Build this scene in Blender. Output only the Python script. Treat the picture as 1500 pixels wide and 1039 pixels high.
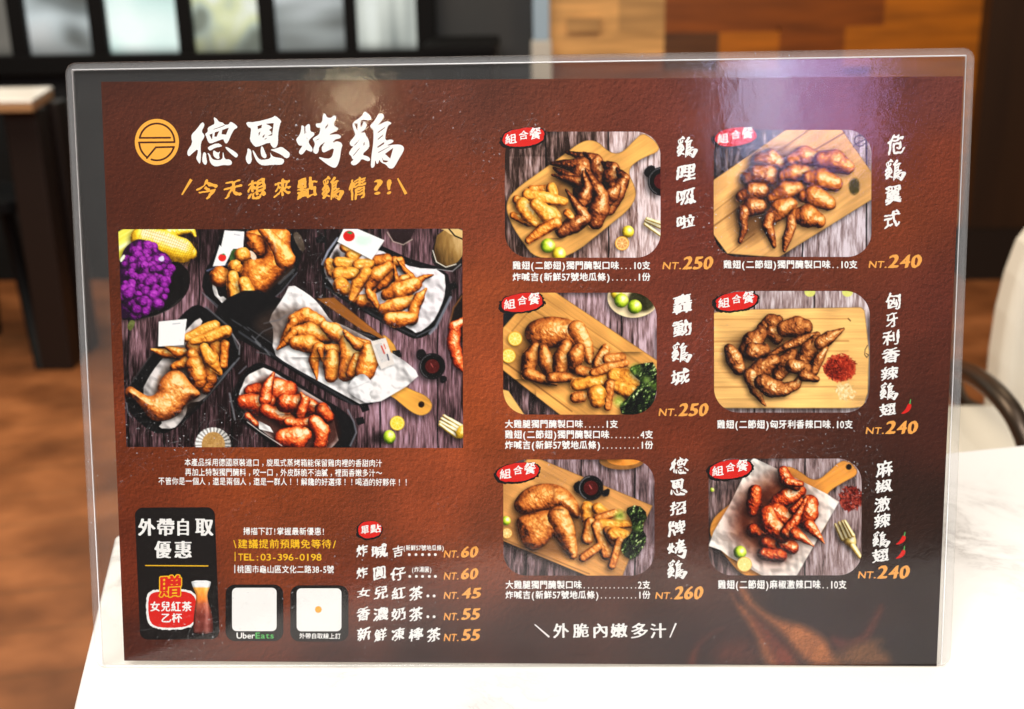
import bpy, math, random
import numpy as np
from mathutils import Matrix, Vector

for _o in list(bpy.data.objects):
    bpy.data.objects.remove(_o)
scene = bpy.context.scene
col = scene.collection
R = math.radians

# ------------------------------------------------------------------ camera
# pose of the camera in the frame of the printed card (X right, Y up the card, Z off its face)
CAM_C = np.array([0.00731621, 0.23902409, 0.6109867])
CAM_R = np.array([[0.99969386, -0.00202886, -0.02465918],
                  [0.00109267, -0.99203999, 0.12591848],
                  [-0.02471837, -0.12590687, -0.99173407]])
FPX = 1800.0                    # focal length in pixels of a 1500 px wide frame
LEAN = R(12.0)
TH = math.atan2(0.0045, 0.4428)
Y0 = -0.0014
# card frame -> world: level the lower edge, lean the card back, lower edge on the table (z = 0)
M_lvl = Matrix.Rotation(-TH, 4, 'Z') @ Matrix.Translation((0, -Y0, 0))
M_lean = Matrix(((1, 0, 0, 0), (0, math.sin(LEAN), -math.cos(LEAN), 0),
                 (0, math.cos(LEAN), math.sin(LEAN), 0), (0, 0, 0, 1)))
CARD = Matrix.Translation((0, 0, 0.0012)) @ M_lean @ M_lvl

cam_d = bpy.data.cameras.new('camera')
cam = bpy.data.objects.new('camera', cam_d)
col.objects.link(cam)
scene.camera = cam
rot = Matrix((CAM_R[0], -CAM_R[1], -CAM_R[2])).transposed().to_4x4()
cam.matrix_world = CARD @ Matrix.Translation(CAM_C) @ rot
cam_d.sensor_width = 36
cam_d.lens = FPX / 1500 * 36
cam_d.clip_start = 0.01
cam_d.clip_end = 60
cam_d.dof.use_dof = True
cam_d.dof.focus_distance = 0.617
cam_d.dof.aperture_fstop = 9.0

# ------------------------------------------------------------------ light
world = bpy.data.worlds.new('World')
scene.world = world
world.use_nodes = True
bg = world.node_tree.nodes['Background']
bg.inputs[0].default_value = (1.0, 0.86, 0.74, 1)
bg.inputs[1].default_value = 0.035


def area_lamp(name, loc, target, sx, sy, power, colour):
    d = bpy.data.lights.new(name, 'AREA')
    d.shape = 'RECTANGLE'
    d.size, d.size_y = sx, sy
    d.energy = power
    d.color = colour
    o = bpy.data.objects.new(name, d)
    col.objects.link(o)
    o.location = loc
    o.rotation_euler = (Vector(target) - Vector(loc)).to_track_quat('-Z', 'Y').to_euler()
    return o


# ceiling panels over the table, two unseen fill lights added over the room behind, and the two lights mirrored in the plastic
area_lamp('overhead_light', (-0.25, -1.05, 1.55), (0, 0, 0.12), 1.3, 0.9, 58, (1.0, 0.97, 0.935))
area_lamp('overhead_light', (0.25, 0.25, 1.75), (0.2, 0.2, 0), 0.9, 0.9, 9, (1.0, 0.93, 0.86))
area_lamp('overhead_light', (-1.6, 1.8, 1.9), (-1.5, 1.9, -0.75), 1.6, 1.2, 84, (1.0, 0.86, 0.68))
area_lamp('overhead_light', (0.95, 2.5, 1.9), (1.2, 3.4, 0.1), 0.8, 0.5, 31, (1.0, 0.80, 0.55))
area_lamp('window_light', (0.655, -2.9, 1.19), (0.1, 0, 0.28), 0.17, 0.42, 2.1, (0.60, 0.64, 1.0))
area_lamp('window_light', (0.86, -2.92, 1.17), (0.1, 0, 0.28), 0.26, 0.40, 1.7, (0.60, 0.42, 1.0))
area_lamp('pendant_lamp', (-0.47, -2.4, 1.02), (-0.08, 0, 0.28), 0.07, 0.05, 0.30, (1.0, 0.80, 0.5))

scene.view_settings.view_transform = 'Standard'
scene.view_settings.look = 'None'
scene.view_settings.exposure = 0.0
scene.view_settings.gamma = 1.0
scene.view_settings.use_curve_mapping = False
scene.cycles.max_bounces = 8
scene.cycles.transparent_max_bounces = 24
scene.cycles.caustics_reflective = False
scene.cycles.caustics_refractive = False
scene.cycles.use_denoising = True


# ------------------------------------------------------------------ helpers: objects
def tag(o, label=None, cat=None, group=None, kind=None):
    if label: o['label'] = label
    if cat: o['category'] = cat
    if group: o['group'] = group
    if kind: o['kind'] = kind
    return o


def empty(name, mat=None, loc=None):
    o = bpy.data.objects.new(name, None)
    o.empty_display_size = 0.05
    col.objects.link(o)
    if mat is not None: o.matrix_world = mat
    if loc is not None: o.location = loc
    return o


def mesh_obj(name, verts, faces, mat, parent=None, smooth=False):
    me = bpy.data.meshes.new(name)
    me.from_pydata([tuple(map(float, v)) for v in verts], [], [tuple(map(int, f)) for f in faces])
    me.update()
    if smooth:
        me.polygons.foreach_set('use_smooth', [True] * len(me.polygons))
    o = bpy.data.objects.new(name, me)
    col.objects.link(o)
    if mat: me.materials.append(mat)
    if parent: o.parent = parent
    return o


class MB:
    """collects shapes for one mesh"""
    def __init__(s): s.v, s.f = [], []

    def box(s, x0, x1, y0, y1, z0, z1, b=0.0):
        n = len(s.v)
        s.v += [(x0, y0, z0), (x1, y0, z0), (x1, y1, z0), (x0, y1, z0), (x0, y0, z1), (x1, y0, z1), (x1, y1, z1), (x0, y1, z1)]
        s.f += [tuple(n + i for i in q) for q in ((0, 3, 2, 1), (4, 5, 6, 7), (0, 1, 5, 4), (1, 2, 6, 5), (2, 3, 7, 6), (3, 0, 4, 7))]
        return s

    def tube(s, pts, r, seg=12):
        pts = [Vector(p) for p in pts]
        n = len(s.v)
        up = Vector((0, 0, 1))
        for i, p in enumerate(pts):
            t = (pts[min(i + 1, len(pts) - 1)] - pts[max(i - 1, 0)]).normalized()
            a = t.cross(up)
            if a.length < 1e-3: a = t.cross(Vector((1, 0, 0)))
            a.normalize(); b = t.cross(a)
            rr = r[i] if isinstance(r, (list, tuple)) else r
            for k in range(seg):
                w = 2 * math.pi * k / seg
                s.v.append(tuple(p + a * rr * math.cos(w) + b * rr * math.sin(w)))
        for i in range(len(pts) - 1):
            for k in range(seg):
                k2 = (k + 1) % seg
                s.f.append((n + i * seg + k, n + i * seg + k2, n + (i + 1) * seg + k2, n + (i + 1) * seg + k))
        s.f.append(tuple(n + k for k in range(seg)))
        m = n + (len(pts) - 1) * seg
        s.f.append(tuple(m + k for k in reversed(range(seg))))
        return s

    def prism(s, poly, z0, z1):
        n, k = len(s.v), len(poly)
        s.v += [(x, y, z0) for x, y in poly] + [(x, y, z1) for x, y in poly]
        s.f.append(tuple(n + i for i in reversed(range(k))))
        s.f.append(tuple(n + k + i for i in range(k)))
        for i in range(k):
            j = (i + 1) % k
            s.f.append((n + i, n + j, n + k + j, n + k + i))
        return s

    def build(s, name, mat, parent=None, smooth=False, bevel=0):
        o = mesh_obj(name, s.v, s.f, mat, parent, smooth)
        if bevel:
            m = o.modifiers.new('bevel', 'BEVEL'); m.width = bevel; m.segments = 3; m.limit_method = 'ANGLE'
        return o


def s2l(c):
    c = np.asarray(c, float)
    if c.max() > 1.001: c = c / 255.0
    return np.where(c <= 0.04045, c / 12.92, ((c + 0.055) / 1.055) ** 2.4)


# ------------------------------------------------------------------ helpers: materials
def new_mat(name):
    m = bpy.data.materials.new(name)
    m.use_nodes = True
    nt = m.node_tree
    return m, nt, nt.nodes['Principled BSDF'], nt.nodes['Material Output']


def plain(name, rgb, rough=0.5, metallic=0.0, coat=0.0):
    m, nt, p, o = new_mat(name)
    p.inputs['Base Color'].default_value = (*rgb, 1)
    p.inputs['Roughness'].default_value = rough
    p.inputs['Metallic'].default_value = metallic
    p.inputs['Coat Weight'].default_value = coat
    return m


def nd(nt, t, **kw):
    n = nt.nodes.new(t)
    for k, v in kw.items():
        if k in n.inputs: n.inputs[k].default_value = v
        else: setattr(n, k, v)
    return n


def ramp(nt, stops):
    r = nt.nodes.new('ShaderNodeValToRGB')
    e = r.color_ramp.elements
    while len(e) < len(stops): e.new(0.5)
    for i, (p, c) in enumerate(stops):
        e[i].position = p
        e[i].color = (*c, 1) if len(c) == 3 else c
    return r


def noisy(name, stops, scale=(5, 5, 5), detail=4, rough=0.5, nscale=1.0, bump=0.0, distort=0.0):
    m, nt, p, o = new_mat(name)
    tc = nd(nt, 'ShaderNodeTexCoord'); mp = nd(nt, 'ShaderNodeMapping')
    mp.inputs['Scale'].default_value = scale
    nt.links.new(tc.outputs['Object'], mp.inputs['Vector'])
    n = nd(nt, 'ShaderNodeTexNoise', Scale=nscale, Detail=detail, Distortion=distort)
    nt.links.new(mp.outputs[0], n.inputs['Vector'])
    r = ramp(nt, stops)
    nt.links.new(n.outputs[0], r.inputs[0])
    nt.links.new(r.outputs[0], p.inputs['Base Color'])
    p.inputs['Roughness'].default_value = rough
    if bump:
        b = nd(nt, 'ShaderNodeBump', Strength=bump, Distance=0.01)
        nt.links.new(n.outputs[0], b.inputs['Height'])
        nt.links.new(b.outputs[0], p.inputs['Normal'])
    return m


INK_K = 0.90                      # print reflectance against the display value


def ink(name, rgb, rough=0.55):
    m, nt, p, o = new_mat(name)
    c = np.clip(s2l(rgb) * INK_K, 0.004, 0.88)
    p.inputs['Base Color'].default_value = (*c, 1)
    p.inputs['Roughness'].default_value = rough
    p.inputs['Specular IOR Level'].default_value = 0.12
    return m


def printed_picture():
    m, nt, p, o = new_mat('printed_picture')
    a = nd(nt, 'ShaderNodeAttribute', attribute_name='Col')
    nt.links.new(a.outputs['Color'], p.inputs['Base Color'])
    p.inputs['Roughness'].default_value = 0.55
    p.inputs['Specular IOR Level'].default_value = 0.12
    return m


M_PIC = printed_picture()
M_WHITE = ink('white_ink', (248, 247, 245))
M_GOLD = ink('gold_ink', (250, 178, 70))
M_AMBER = ink('amber_ink', (248, 172, 84))
M_YELLOW = ink('yellow_ink', (247, 192, 40))
M_RED = ink('red_ink', (222, 40, 34))
M_BLACK = ink('black_ink', (30, 26, 25))
M_GREEN = ink('green_ink', (92, 190, 100))
M_BROWN = ink('brown_ink', (84, 42, 24))
M_PAPER = plain('card_stock', (0.75, 0.72, 0.68), 0.7)


# ------------------------------------------------------------------ pixel of the printed design -> point of the card
def PX(x, y):
    """design coordinates of the flat card artwork -> card plane, metres"""
    x = np.asarray(x, float); y = np.asarray(y, float)
    d0 = (x - 750) / FPX; d1 = (y - 519.5) / FPX
    dx = CAM_R[0, 0] * d0 + CAM_R[1, 0] * d1 + CAM_R[2, 0]
    dy = CAM_R[0, 1] * d0 + CAM_R[1, 1] * d1 + CAM_R[2, 1]
    dz = CAM_R[0, 2] * d0 + CAM_R[1, 2] * d1 + CAM_R[2, 2]
    t = -CAM_C[2] / dz
    return CAM_C[0] + dx * t, CAM_C[1] + dy * t


# ------------------------------------------------------------------ numpy noise and raster tools
def _lat(seed, n=128):
    return np.random.RandomState(seed).rand(n, n)


_LC = {}


def vnoise(X, Y, sx, sy=None, seed=0):
    sy = sx if sy is None else sy
    if seed not in _LC: _LC[seed] = _lat(seed)
    L = _LC[seed]
    u = X / sx; v = Y / sy
    iu = np.floor(u).astype(int); iv = np.floor(v).astype(int)
    fu = u - iu; fv = v - iv
    fu = fu * fu * (3 - 2 * fu); fv = fv * fv * (3 - 2 * fv)
    a = L[iv % 128, iu % 128]; b = L[iv % 128, (iu + 1) % 128]
    c = L[(iv + 1) % 128, iu % 128]; d = L[(iv + 1) % 128, (iu + 1) % 128]
    return (a * (1 - fu) + b * fu) * (1 - fv) + (c * (1 - fu) + d * fu) * fv


def fbm(X, Y, sx, sy=None, seed=0, octv=4, gain=0.55):
    sy = sx if sy is None else sy
    t = 0; a = 1; s = 0
    for k in range(octv):
        t = t + a * vnoise(X, Y, sx, sy, seed + k * 7)
        s += a; a *= gain; sx = sx / 2.0; sy = sy / 2.0
    return t / s


def blur(a, r):
    r = int(max(1, round(r)))
    for _ in range(2):
        for ax in (0, 1):
            p = np.pad(a, [(r + 1, r) if i == ax else (0, 0) for i in range(2)], mode='edge')
            c = np.cumsum(p, axis=ax)
            n = 2 * r + 1
            if ax == 0: a = (c[n:] - c[:-n]) / n
            else: a = (c[:, n:] - c[:, :-n]) / n
    return a


def smooth_poly(pts, it=2):
    p = np.asarray(pts, float)
    for _ in range(it):                      # Chaikin
        q = np.roll(p, -1, 0)
        p = np.stack([0.75 * p + 0.25 * q, 0.25 * p + 0.75 * q], 1).reshape(-1, 2)
    return p


def sdf_poly(X, Y, pts):
    p = np.asarray(pts, float); q = np.roll(p, -1, 0)
    best = np.full(X.shape, 1e9); ins = np.zeros(X.shape, bool)
    for (ax, ay), (bx, by) in zip(p, q):
        ex, ey = bx - ax, by - ay
        t = np.clip(((X - ax) * ex + (Y - ay) * ey) / (ex * ex + ey * ey + 1e-12), 0, 1)
        d = (X - ax - t * ex) ** 2 + (Y - ay - t * ey) ** 2
        best = np.minimum(best, d)
        if ay != by:
            c = ((ay > Y) != (by > Y)) & (X < (bx - ax) * (Y - ay) / (by - ay) + ax)
            ins ^= c
    d = np.sqrt(best)
    return np.where(ins, d, -d)


def rr_sdf(X, Y, x0, y0, x1, y1, r):
    cx, cy = (x0 + x1) / 2, (y0 + y1) / 2
    qx = np.abs(X - cx) - (x1 - x0) / 2 + r; qy = np.abs(Y - cy) - (y1 - y0) / 2 + r
    return r - np.hypot(np.maximum(qx, 0), np.maximum(qy, 0)) - np.minimum(np.maximum(qx, qy), 0)


def cmap(v, stops):
    """stops: list of (pos, (r,g,b) 0-255)"""
    xs = [s[0] for s in stops]
    return np.stack([np.interp(v, xs, [s[1][k] for s in stops]) for k in range(3)], -1)


GOLD = [(0, (34, 12, 5)), (.20, (104, 42, 12)), (.46, (186, 92, 26)), (.70, (226, 134, 44)), (.89, (246, 180, 82)), (1.06, (255, 230, 168))]
ROAST = [(0, (38, 14, 8)), (.22, (114, 50, 18)), (.48, (190, 98, 36)), (.73, (226, 144, 64)), (.91, (246, 188, 112)), (1.08, (255, 232, 192))]
DARKG = [(0, (28, 10, 8)), (.25, (92, 36, 18)), (.5, (160, 78, 34)), (.72, (212, 130, 64)), (.9, (238, 178, 112)), (1.06, (255, 226, 190))]
SPICY = [(0, (40, 8, 4)), (.25, (120, 26, 10)), (.5, (200, 62, 20)), (.7, (236, 104, 44)), (.86, (252, 160, 90)), (1, (255, 220, 180))]
FRY = [(0, (60, 24, 5)), (.25, (150, 76, 20)), (.5, (214, 128, 38)), (.78, (244, 172, 64)), (.94, (254, 206, 112)), (1.05, (255, 236, 186))]
PURP = [(0, (44, 6, 50)), (.3, (104, 18, 118)), (.55, (152, 34, 166)), (.78, (186, 66, 196)), (1, (226, 146, 232))]
LIME = [(0, (40, 60, 4)), (.3, (110, 140, 16)), (.6, (186, 208, 40)), (.85, (226, 236, 110)), (1, (250, 252, 210))]
LEMON = [(0, (90, 70, 8)), (.3, (180, 150, 20)), (.6, (236, 212, 50)), (.85, (250, 236, 130)), (1, (255, 252, 220))]
CORN = [(0, (90, 60, 4)), (.3, (176, 128, 10)), (.6, (240, 200, 40)), (.85, (254, 230, 110)), (1, (255, 248, 200))]


class Pic:
    """a printed photograph: painted on a fine grid, one vertex per artwork pixel"""
    def __init__(s, x0, y0, x1, y1, clip):
        s.x0, s.y0 = int(math.floor(x0)) - 1, int(math.floor(y0)) - 1
        s.w, s.h = int(math.ceil(x1)) + 2 - s.x0, int(math.ceil(y1)) + 2 - s.y0
        s.X, s.Y = np.meshgrid(np.arange(s.w) + s.x0, np.arange(s.h) + s.y0)
        s.X = s.X.astype(float); s.Y = s.Y.astype(float)
        s.rgb = np.zeros((s.h, s.w, 3)); s.id = np.zeros((s.h, s.w), int)
        s.names = {0: None}; s.cur = 0; s.clip = clip
        s.L = np.array([0.45, -0.35, 0.82]); s.seed = 1
        s.view(0, 0, 1)

    def view(s, ox, oy, sc): s.ox, s.oy, s.sc = ox, oy, sc

    def P(s, pts): return [(s.ox + a / s.sc, s.oy + b / s.sc) for a, b in pts]

    def part(s, name):
        s.cur = max(s.names) + 1; s.names[s.cur] = name; s.seed += 13

    def sl(s, pts, pad):
        p = np.asarray(pts)
        a = int(max(0, math.floor(p[:, 0].min() - pad - s.x0))); b = int(min(s.w, math.ceil(p[:, 0].max() + pad - s.x0) + 1))
        c = int(max(0, math.floor(p[:, 1].min() - pad - s.y0))); d = int(min(s.h, math.ceil(p[:, 1].max() + pad - s.y0) + 1))
        return (slice(c, max(c, d)), slice(a, max(a, b)))

    def mix(s, S, a, c, setid=True):
        a = np.clip(a, 0, 1)
        s.rgb[S] = s.rgb[S] * (1 - a[..., None]) + np.asarray(c) * a[..., None]
        if setid:
            q = s.id[S]; q[a > 0.5] = s.cur; s.id[S] = q

    def shadow(s, S, d, dx, dy, r, k):
        a = np.clip(d + 0.5, 0, 1)
        a = blur(np.roll(np.roll(a, int(round(dy)), 0), int(round(dx)), 1), r)
        s.rgb[S] *= (1 - k * a)[..., None]

    # -- flat areas
    def poly(s, pts, colour, smooth=0, var=8, nsc=6, soft=1.0, alpha=1.0, sh=None, setid=True, fn=None):
        p = s.P(pts)
        if smooth: p = smooth_poly(p, smooth)
        S = s.sl(p, 14)
        X, Y = s.X[S], s.Y[S]
        if X.size == 0: return
        d = sdf_poly(X, Y, p)
        if sh: s.shadow(S, d, *sh)
        c = np.asarray(colour, float) + (fbm(X, Y, nsc, seed=s.seed)[..., None] - .5) * 2 * var
        if fn: c = fn(X, Y, d, c)
        s.mix(S, np.clip(d / soft + 0.5, 0, 1) * alpha, np.clip(c, 0, 255), setid)
        return d

    def circle(s, x, y, r, ry=None): 
        ry = r if ry is None else ry
        return [(x + r * math.cos(t * math.pi / 12), y + ry * math.sin(t * math.pi / 12)) for t in range(24)]

    # -- soft line
    def line(s, pts, w, colour, alpha=1.0, soft=1.0, setid=False):
        p = s.P(pts); w = w / s.sc
        S = s.sl(p, w + 3)
        X, Y = s.X[S], s.Y[S]
        if X.size == 0: return
        d = np.full(X.shape, 1e9)
        for (ax, ay), (bx, by) in zip(p[:-1], p[1:]):
            ex, ey = bx - ax, by - ay
            t = np.clip(((X - ax) * ex + (Y - ay) * ey) / (ex * ex + ey * ey + 1e-9), 0, 1)
            d = np.minimum(d, np.hypot(X - ax - t * ex, Y - ay - t * ey))
        s.mix(S, np.clip((w / 2 - d) / soft + 0.5, 0, 1) * alpha, colour, setid)

    def shade(s, S, d, h, stops, v0=.12, k=.84, bump=.6, bsc=4, vn=.18, spec=.13, edge=2.0, extra=None, sh=(-3, 3, 3, .5)):
        X, Y = s.X[S], s.Y[S]
        if sh: s.shadow(S, d, *sh)
        hn = h + (fbm(X, Y, bsc, seed=s.seed + 3, octv=3) - .5) * bump * 2.4
        gy, gx = np.gradient(hn)
        n = np.stack([-gx, -gy, np.ones_like(gx) * 0.9], -1)
        n /= np.linalg.norm(n, axis=-1, keepdims=True)
        L = s.L / np.linalg.norm(s.L)
        df = np.clip(n @ L, 0, 1)
        H = L + np.array([0, 0, 1]); H /= np.linalg.norm(H)
        sp = np.clip(n @ H, 0, 1) ** 26
        v = v0 + k * df ** 1.3 + spec * sp + (fbm(X, Y, 11, seed=s.seed + 9) - .5) * 2.2 * vn + (fbm(X, Y, 3.2, seed=s.seed + 19, octv=2) - .5) * .24
        v = v -   .13 * np.clip(1 - d / edge, 0, 1)
        br = fbm(X, Y, 7, seed=s.seed + 23, octv=3); v = v - (.17 if bump > .25 and spec > .05 else 0) * np.clip((br - .52) * 5, 0, 1)
        if extra is not None: v = v + extra
        s.mix(S, np.clip(d + .5, 0, 1), cmap(np.clip(v, 0, 1), stops))

    def tube(s, pts, radii, stops, tip=0.0, flat=False, **kw):
        p = s.P(pts); r = [a * 1.22 / s.sc for a in radii]
        S = s.sl(p, max(r) + 12)
        X, Y = s.X[S], s.Y[S]
        if X.size == 0 or X.shape[0] < 3 or X.shape[1] < 3: return
        d = np.full(X.shape, -1e9); h = np.zeros(X.shape); par = np.zeros(X.shape)
        n = len(p) - 1
        for i in range(n):
            (ax, ay), (bx, by) = p[i], p[i + 1]
            ex, ey = bx - ax, by - ay
            t = np.clip(((X - ax) * ex + (Y - ay) * ey) / (ex * ex + ey * ey + 1e-9), 0, 1)
            rr = r[i] + (r[i + 1] - r[i]) * t
            dist = np.hypot(X - ax - t * ex, Y - ay - t * ey)
            q = np.clip(dist / np.maximum(rr, .01), 0, 1)
            hh = rr * (1 - q ** 4) * .7 if flat else rr * np.sqrt(np.clip(1 - q * q, 0, 1))
            par = np.where(rr - dist > d, (i + t) / n, par)
            d = np.maximum(d, rr - dist); h = np.maximum(h, hh)
        d = d + (fbm(X, Y, 8, seed=s.seed + 1, octv=3) - .5) * min(3.0, .3 * max(r)) + .3
        s.shade(S, d, h, stops, extra=-tip * par ** 2, **kw)

    def blob(s, pts, stops, R_=None, smooth=2, **kw):
        p = smooth_poly(s.P(pts), smooth)
        S = s.sl(p, 12)
        X, Y = s.X[S], s.Y[S]
        if X.size == 0 or X.shape[0] < 3 or X.shape[1] < 3: return
        d = sdf_poly(X, Y, p)
        Rr = R_ / s.sc if R_ else max(2., d.max())
        t = np.clip(d / Rr, 0, 1)
        h = blur(Rr * np.sqrt(1 - (1 - t) ** 2), 1)
        s.shade(S, d, h, stops, **kw)

    def ball(s, x, y, r, stops, ry=None, **kw):
        kw.setdefault('bump', .2)
        s.blob(s.circle(x, y, r, ry), stops, smooth=1, **kw)

    def wing(s, a, b, c, r, stops, tip=.25, **kw):
        m = ((a[0] + b[0]) / 2, (a[1] + b[1]) / 2)
        e = ((b[0] + c[0]) / 2, (b[1] + c[1]) / 2)
        s.tube([a, m, b, e, c], [r * .72, r, r * .72, r * .5, r * .12], stops, tip=tip, **kw)

    def citrus(s, x, y, r, rim=(236, 170, 30), flesh=(250, 200, 80)):
        s.poly(s.circle(x, y, r), rim, 1, var=4, sh=(-2, 2, 2, .4))
        s.poly(s.circle(x, y, r * .86), (255, 232, 160), 1, var=3)
        s.poly(s.circle(x, y, r * .78), flesh, 1, var=10, nsc=2)
        for k in range(8):
            w = k * math.pi / 4 + .3
            s.line([(x, y), (x + r * .75 * math.cos(w), y + r * .75 * math.sin(w))], 3.5, (255, 236, 180), .7)

    def scatter(s, x, y, rx, ry, n, size, stops, seed=0, ragged=.8):
        rs = np.random.RandomState(seed + 99)
        for _ in range(n):
            a = rs.rand() * 2 * math.pi; q = rs.rand() ** ragged
            cx, cy = x + rx * q * math.cos(a), y + ry * q * math.sin(a)
            z = size * (.5 + rs.rand()); w = rs.rand() * math.pi
            cl = cmap(np.array(rs.rand()), stops)
            s.poly([(cx + z * math.cos(w), cy + z * math.sin(w)), (cx - z * .4 * math.sin(w), cy + z * .4 * math.cos(w)),
                    (cx - z * math.cos(w), cy - z * math.sin(w)), (cx + z * .4 * math.sin(w), cy - z * .4 * math.cos(w))], cl, 0, var=6)

    def planks(s, dark, light, seams, bias, contrast=1.5, seed=5, sx=1.6, sy=34):
        """bias(X,Y) -> brightness 0..1"""
        g = fbm(s.X + 6 * vnoise(s.X, s.Y, 40, seed=seed + 2), s.Y, sx * 2.5, sy, seed=seed, octv=4, gain=.7)
        g2 = vnoise(s.X, s.Y, 1.3, 14, seed=seed + 31)
        g3 = vnoise(s.X, s.Y, 22, 60, seed=seed + 41)
        v = np.clip(bias(s.X, s.Y) + (g - .5) * contrast + (g2 - .5) * .35 + (g3 - .5) * .3, 0, 1)
        s.rgb = cmap(v, [(0, dark), (.45, tuple(q * (.5 * (a + b)) for a, b, q in zip(dark, light, (1.03, .93, .90)))), (1, light)])
        for x in seams:
            xx = s.ox + x / s.sc
            k = np.clip(1.6 - np.abs(s.X - xx - (vnoise(s.X * 0, s.Y, 30, seed=4) - .5) * 1.5), 0, 1)
            s.rgb *= (1 - .88 * k)[..., None]

    def wood(s, pts, colour, ang=0., smooth=2, sh=(-4, 4, 4, .6), var=22, sy=60, edge=None):
        ca, sa = math.cos(ang), math.sin(ang)
        def fn(X, Y, d, c):
            U = X * ca + Y * sa; V = -X * sa + Y * ca
            g = fbm(U, V, sy, 3.2, seed=s.seed + 5, octv=3, gain=.6)
            g2 = fbm(X, Y, 45, seed=s.seed + 8, octv=2)
            c = np.asarray(colour, float) * (1 + (g[..., None] - .5) * 2 * var / 200 + (g2[..., None] - .5) * .35)
            return c * (1 - .3 * np.clip(1 - d / 1.6, 0, 1))[..., None]
        s.poly(pts, colour, smooth, sh=sh, fn=fn)

    def paper(s, pts, base=(232, 228, 226), smooth=0, sh=(-2, 3, 3, .5), dark=0.3, seed=0):
        def fn(X, Y, d, c):
            g = fbm(X, Y, 26, seed=s.seed + 5 + seed, octv=3); gy, gx = np.gradient(g * 26)
            v = 1 + np.clip(gx * .25 - gy * .25, -dark, .12) - dark * np.clip(fbm(X, Y, 30, seed=s.seed + 71) - .55, 0, 1) * 2
            return np.asarray(base) * v[..., None]
        s.poly(pts, base, smooth, sh=sh, fn=fn)

    def build(s, name, parent, z, label=None, veil=None):
        d = s.clip(s.X, s.Y)
        xv, yv = s.X.copy(), s.Y.copy()
        out = d < 0
        e = .25
        gx = (s.clip(s.X + e, s.Y) - s.clip(s.X - e, s.Y)) / (2 * e)
        gy = (s.clip(s.X, s.Y + e) - s.clip(s.X, s.Y - e)) / (2 * e)
        xv[out] -= (d * gx)[out]; yv[out] -= (d * gy)[out]
        ins = d > 0
        keep = ins[:-1, :-1] | ins[1:, :-1] | ins[:-1, 1:] | ins[1:, 1:]
        x, y = PX(xv, yv)
        c0 = np.clip(s.rgb, 0, 255) / 255.0
        lu = c0 @ np.array([.35, .5, .15]) + 1e-4; l2 = (lu + .36 * (lu * lu * (3 - 2 * lu) - lu)) * 1.07
        c0 = np.clip(c0 * (l2 / lu)[..., None], 0, 1)
        rgb = np.clip(s2l(c0) * INK_K, .003, .88)
        if veil is not None: rgb = np.clip(rgb - veil(s.X, s.Y)[..., None], .003, 1)
        idf = s.id[:-1, :-1]
        root = None
        for k, nm in s.names.items():
            m = keep & (idf == k)
            jj, ii = np.nonzero(m)
            if len(jj) < (1 if k == 0 else 6):
                if k and len(jj): idf[m] = 0
        for k, nm in s.names.items():
            m = keep & (idf == k)
            jj, ii = np.nonzero(m)
            if not len(jj): continue
            q = np.stack([jj * s.w + ii, (jj + 1) * s.w + ii, (jj + 1) * s.w + ii + 1, jj * s.w + ii + 1], 1)
            u, inv = np.unique(q.ravel(), return_inverse=True)
            co = np.stack([x.ravel()[u], y.ravel()[u], np.full(len(u), z)], 1)
            me = bpy.data.meshes.new(nm or name)
            me.vertices.add(len(u)); me.vertices.foreach_set('co', co.ravel().astype('f'))
            me.loops.add(len(inv)); me.loops.foreach_set('vertex_index', inv.astype('i').ravel())
            me.polygons.add(len(q)); me.polygons.foreach_set('loop_start', (np.arange(len(q)) * 4).astype('i'))
            me.update(calc_edges=True)
            ca = me.color_attributes.new('Col', 'FLOAT_COLOR', 'POINT')
            c4 = np.ones((len(u), 4), 'f'); c4[:, :3] = rgb.reshape(-1, 3)[u]
            ca.data.foreach_set('color', c4.ravel())
            me.materials.append(M_PIC)
            o = bpy.data.objects.new(nm or name, me)
            col.objects.link(o)
            if k == 0:
                root = o; o.parent = parent
                if label: o['label'] = label
            else:
                o.parent = root
        return root


# ------------------------------------------------------------------ contour meshes from a field (positive = inked)
def field_mesh(F, xs, ys):
    """marching squares: filled region F > 0 as vertices in (x, y) and faces"""
    V, Fc = [], []
    idx = {}
    def vt(key, p):
        if key not in idx: idx[key] = len(V); V.append(p)
        return idx[key]
    n, m = F.shape
    B = F > 0
    any_ = B[:-1, :-1] | B[1:, :-1] | B[:-1, 1:] | B[1:, 1:]
    for j, i in zip(*np.nonzero(any_)):
        cs = [(j, i), (j, i + 1), (j + 1, i + 1), (j + 1, i)]
        poly = []
        for k in range(4):
            a = cs[k]; b = cs[(k + 1) % 4]
            fa, fb = F[a], F[b]
            if fa > 0: poly.append(vt(a, (xs[a[1]], ys[a[0]])))
            if (fa > 0) != (fb > 0):
                lo, hi = (a, b) if a < b else (b, a)
                t = F[lo] / (F[lo] - F[hi])
                t = min(max(t, .02), .98)
                poly.append(vt((lo, hi), (xs[lo[1]] + (xs[hi[1]] - xs[lo[1]]) * t, ys[lo[0]] + (ys[hi[0]] - ys[lo[0]]) * t)))
        if len(poly) >= 3: Fc.append(poly)
    return np.array(V, float).reshape(-1, 2), Fc


def place(name, V, Fc, mat, parent, z, label=None):
    """artwork-coordinate mesh -> lies on the card at height z"""
    x, y = PX(V[:, 0], V[:, 1])
    o = mesh_obj(name, np.stack([x, y, np.full(len(x), z)], 1), Fc, mat, parent)
    if label: o['label'] = label
    return o


def join(parts):
    V, F, n = [], [], 0
    for v, f in parts:
        if len(v) == 0: continue
        V.append(v); F += [[i + n for i in q] for q in f]; n += len(v)
    return np.concatenate(V), F


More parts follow.
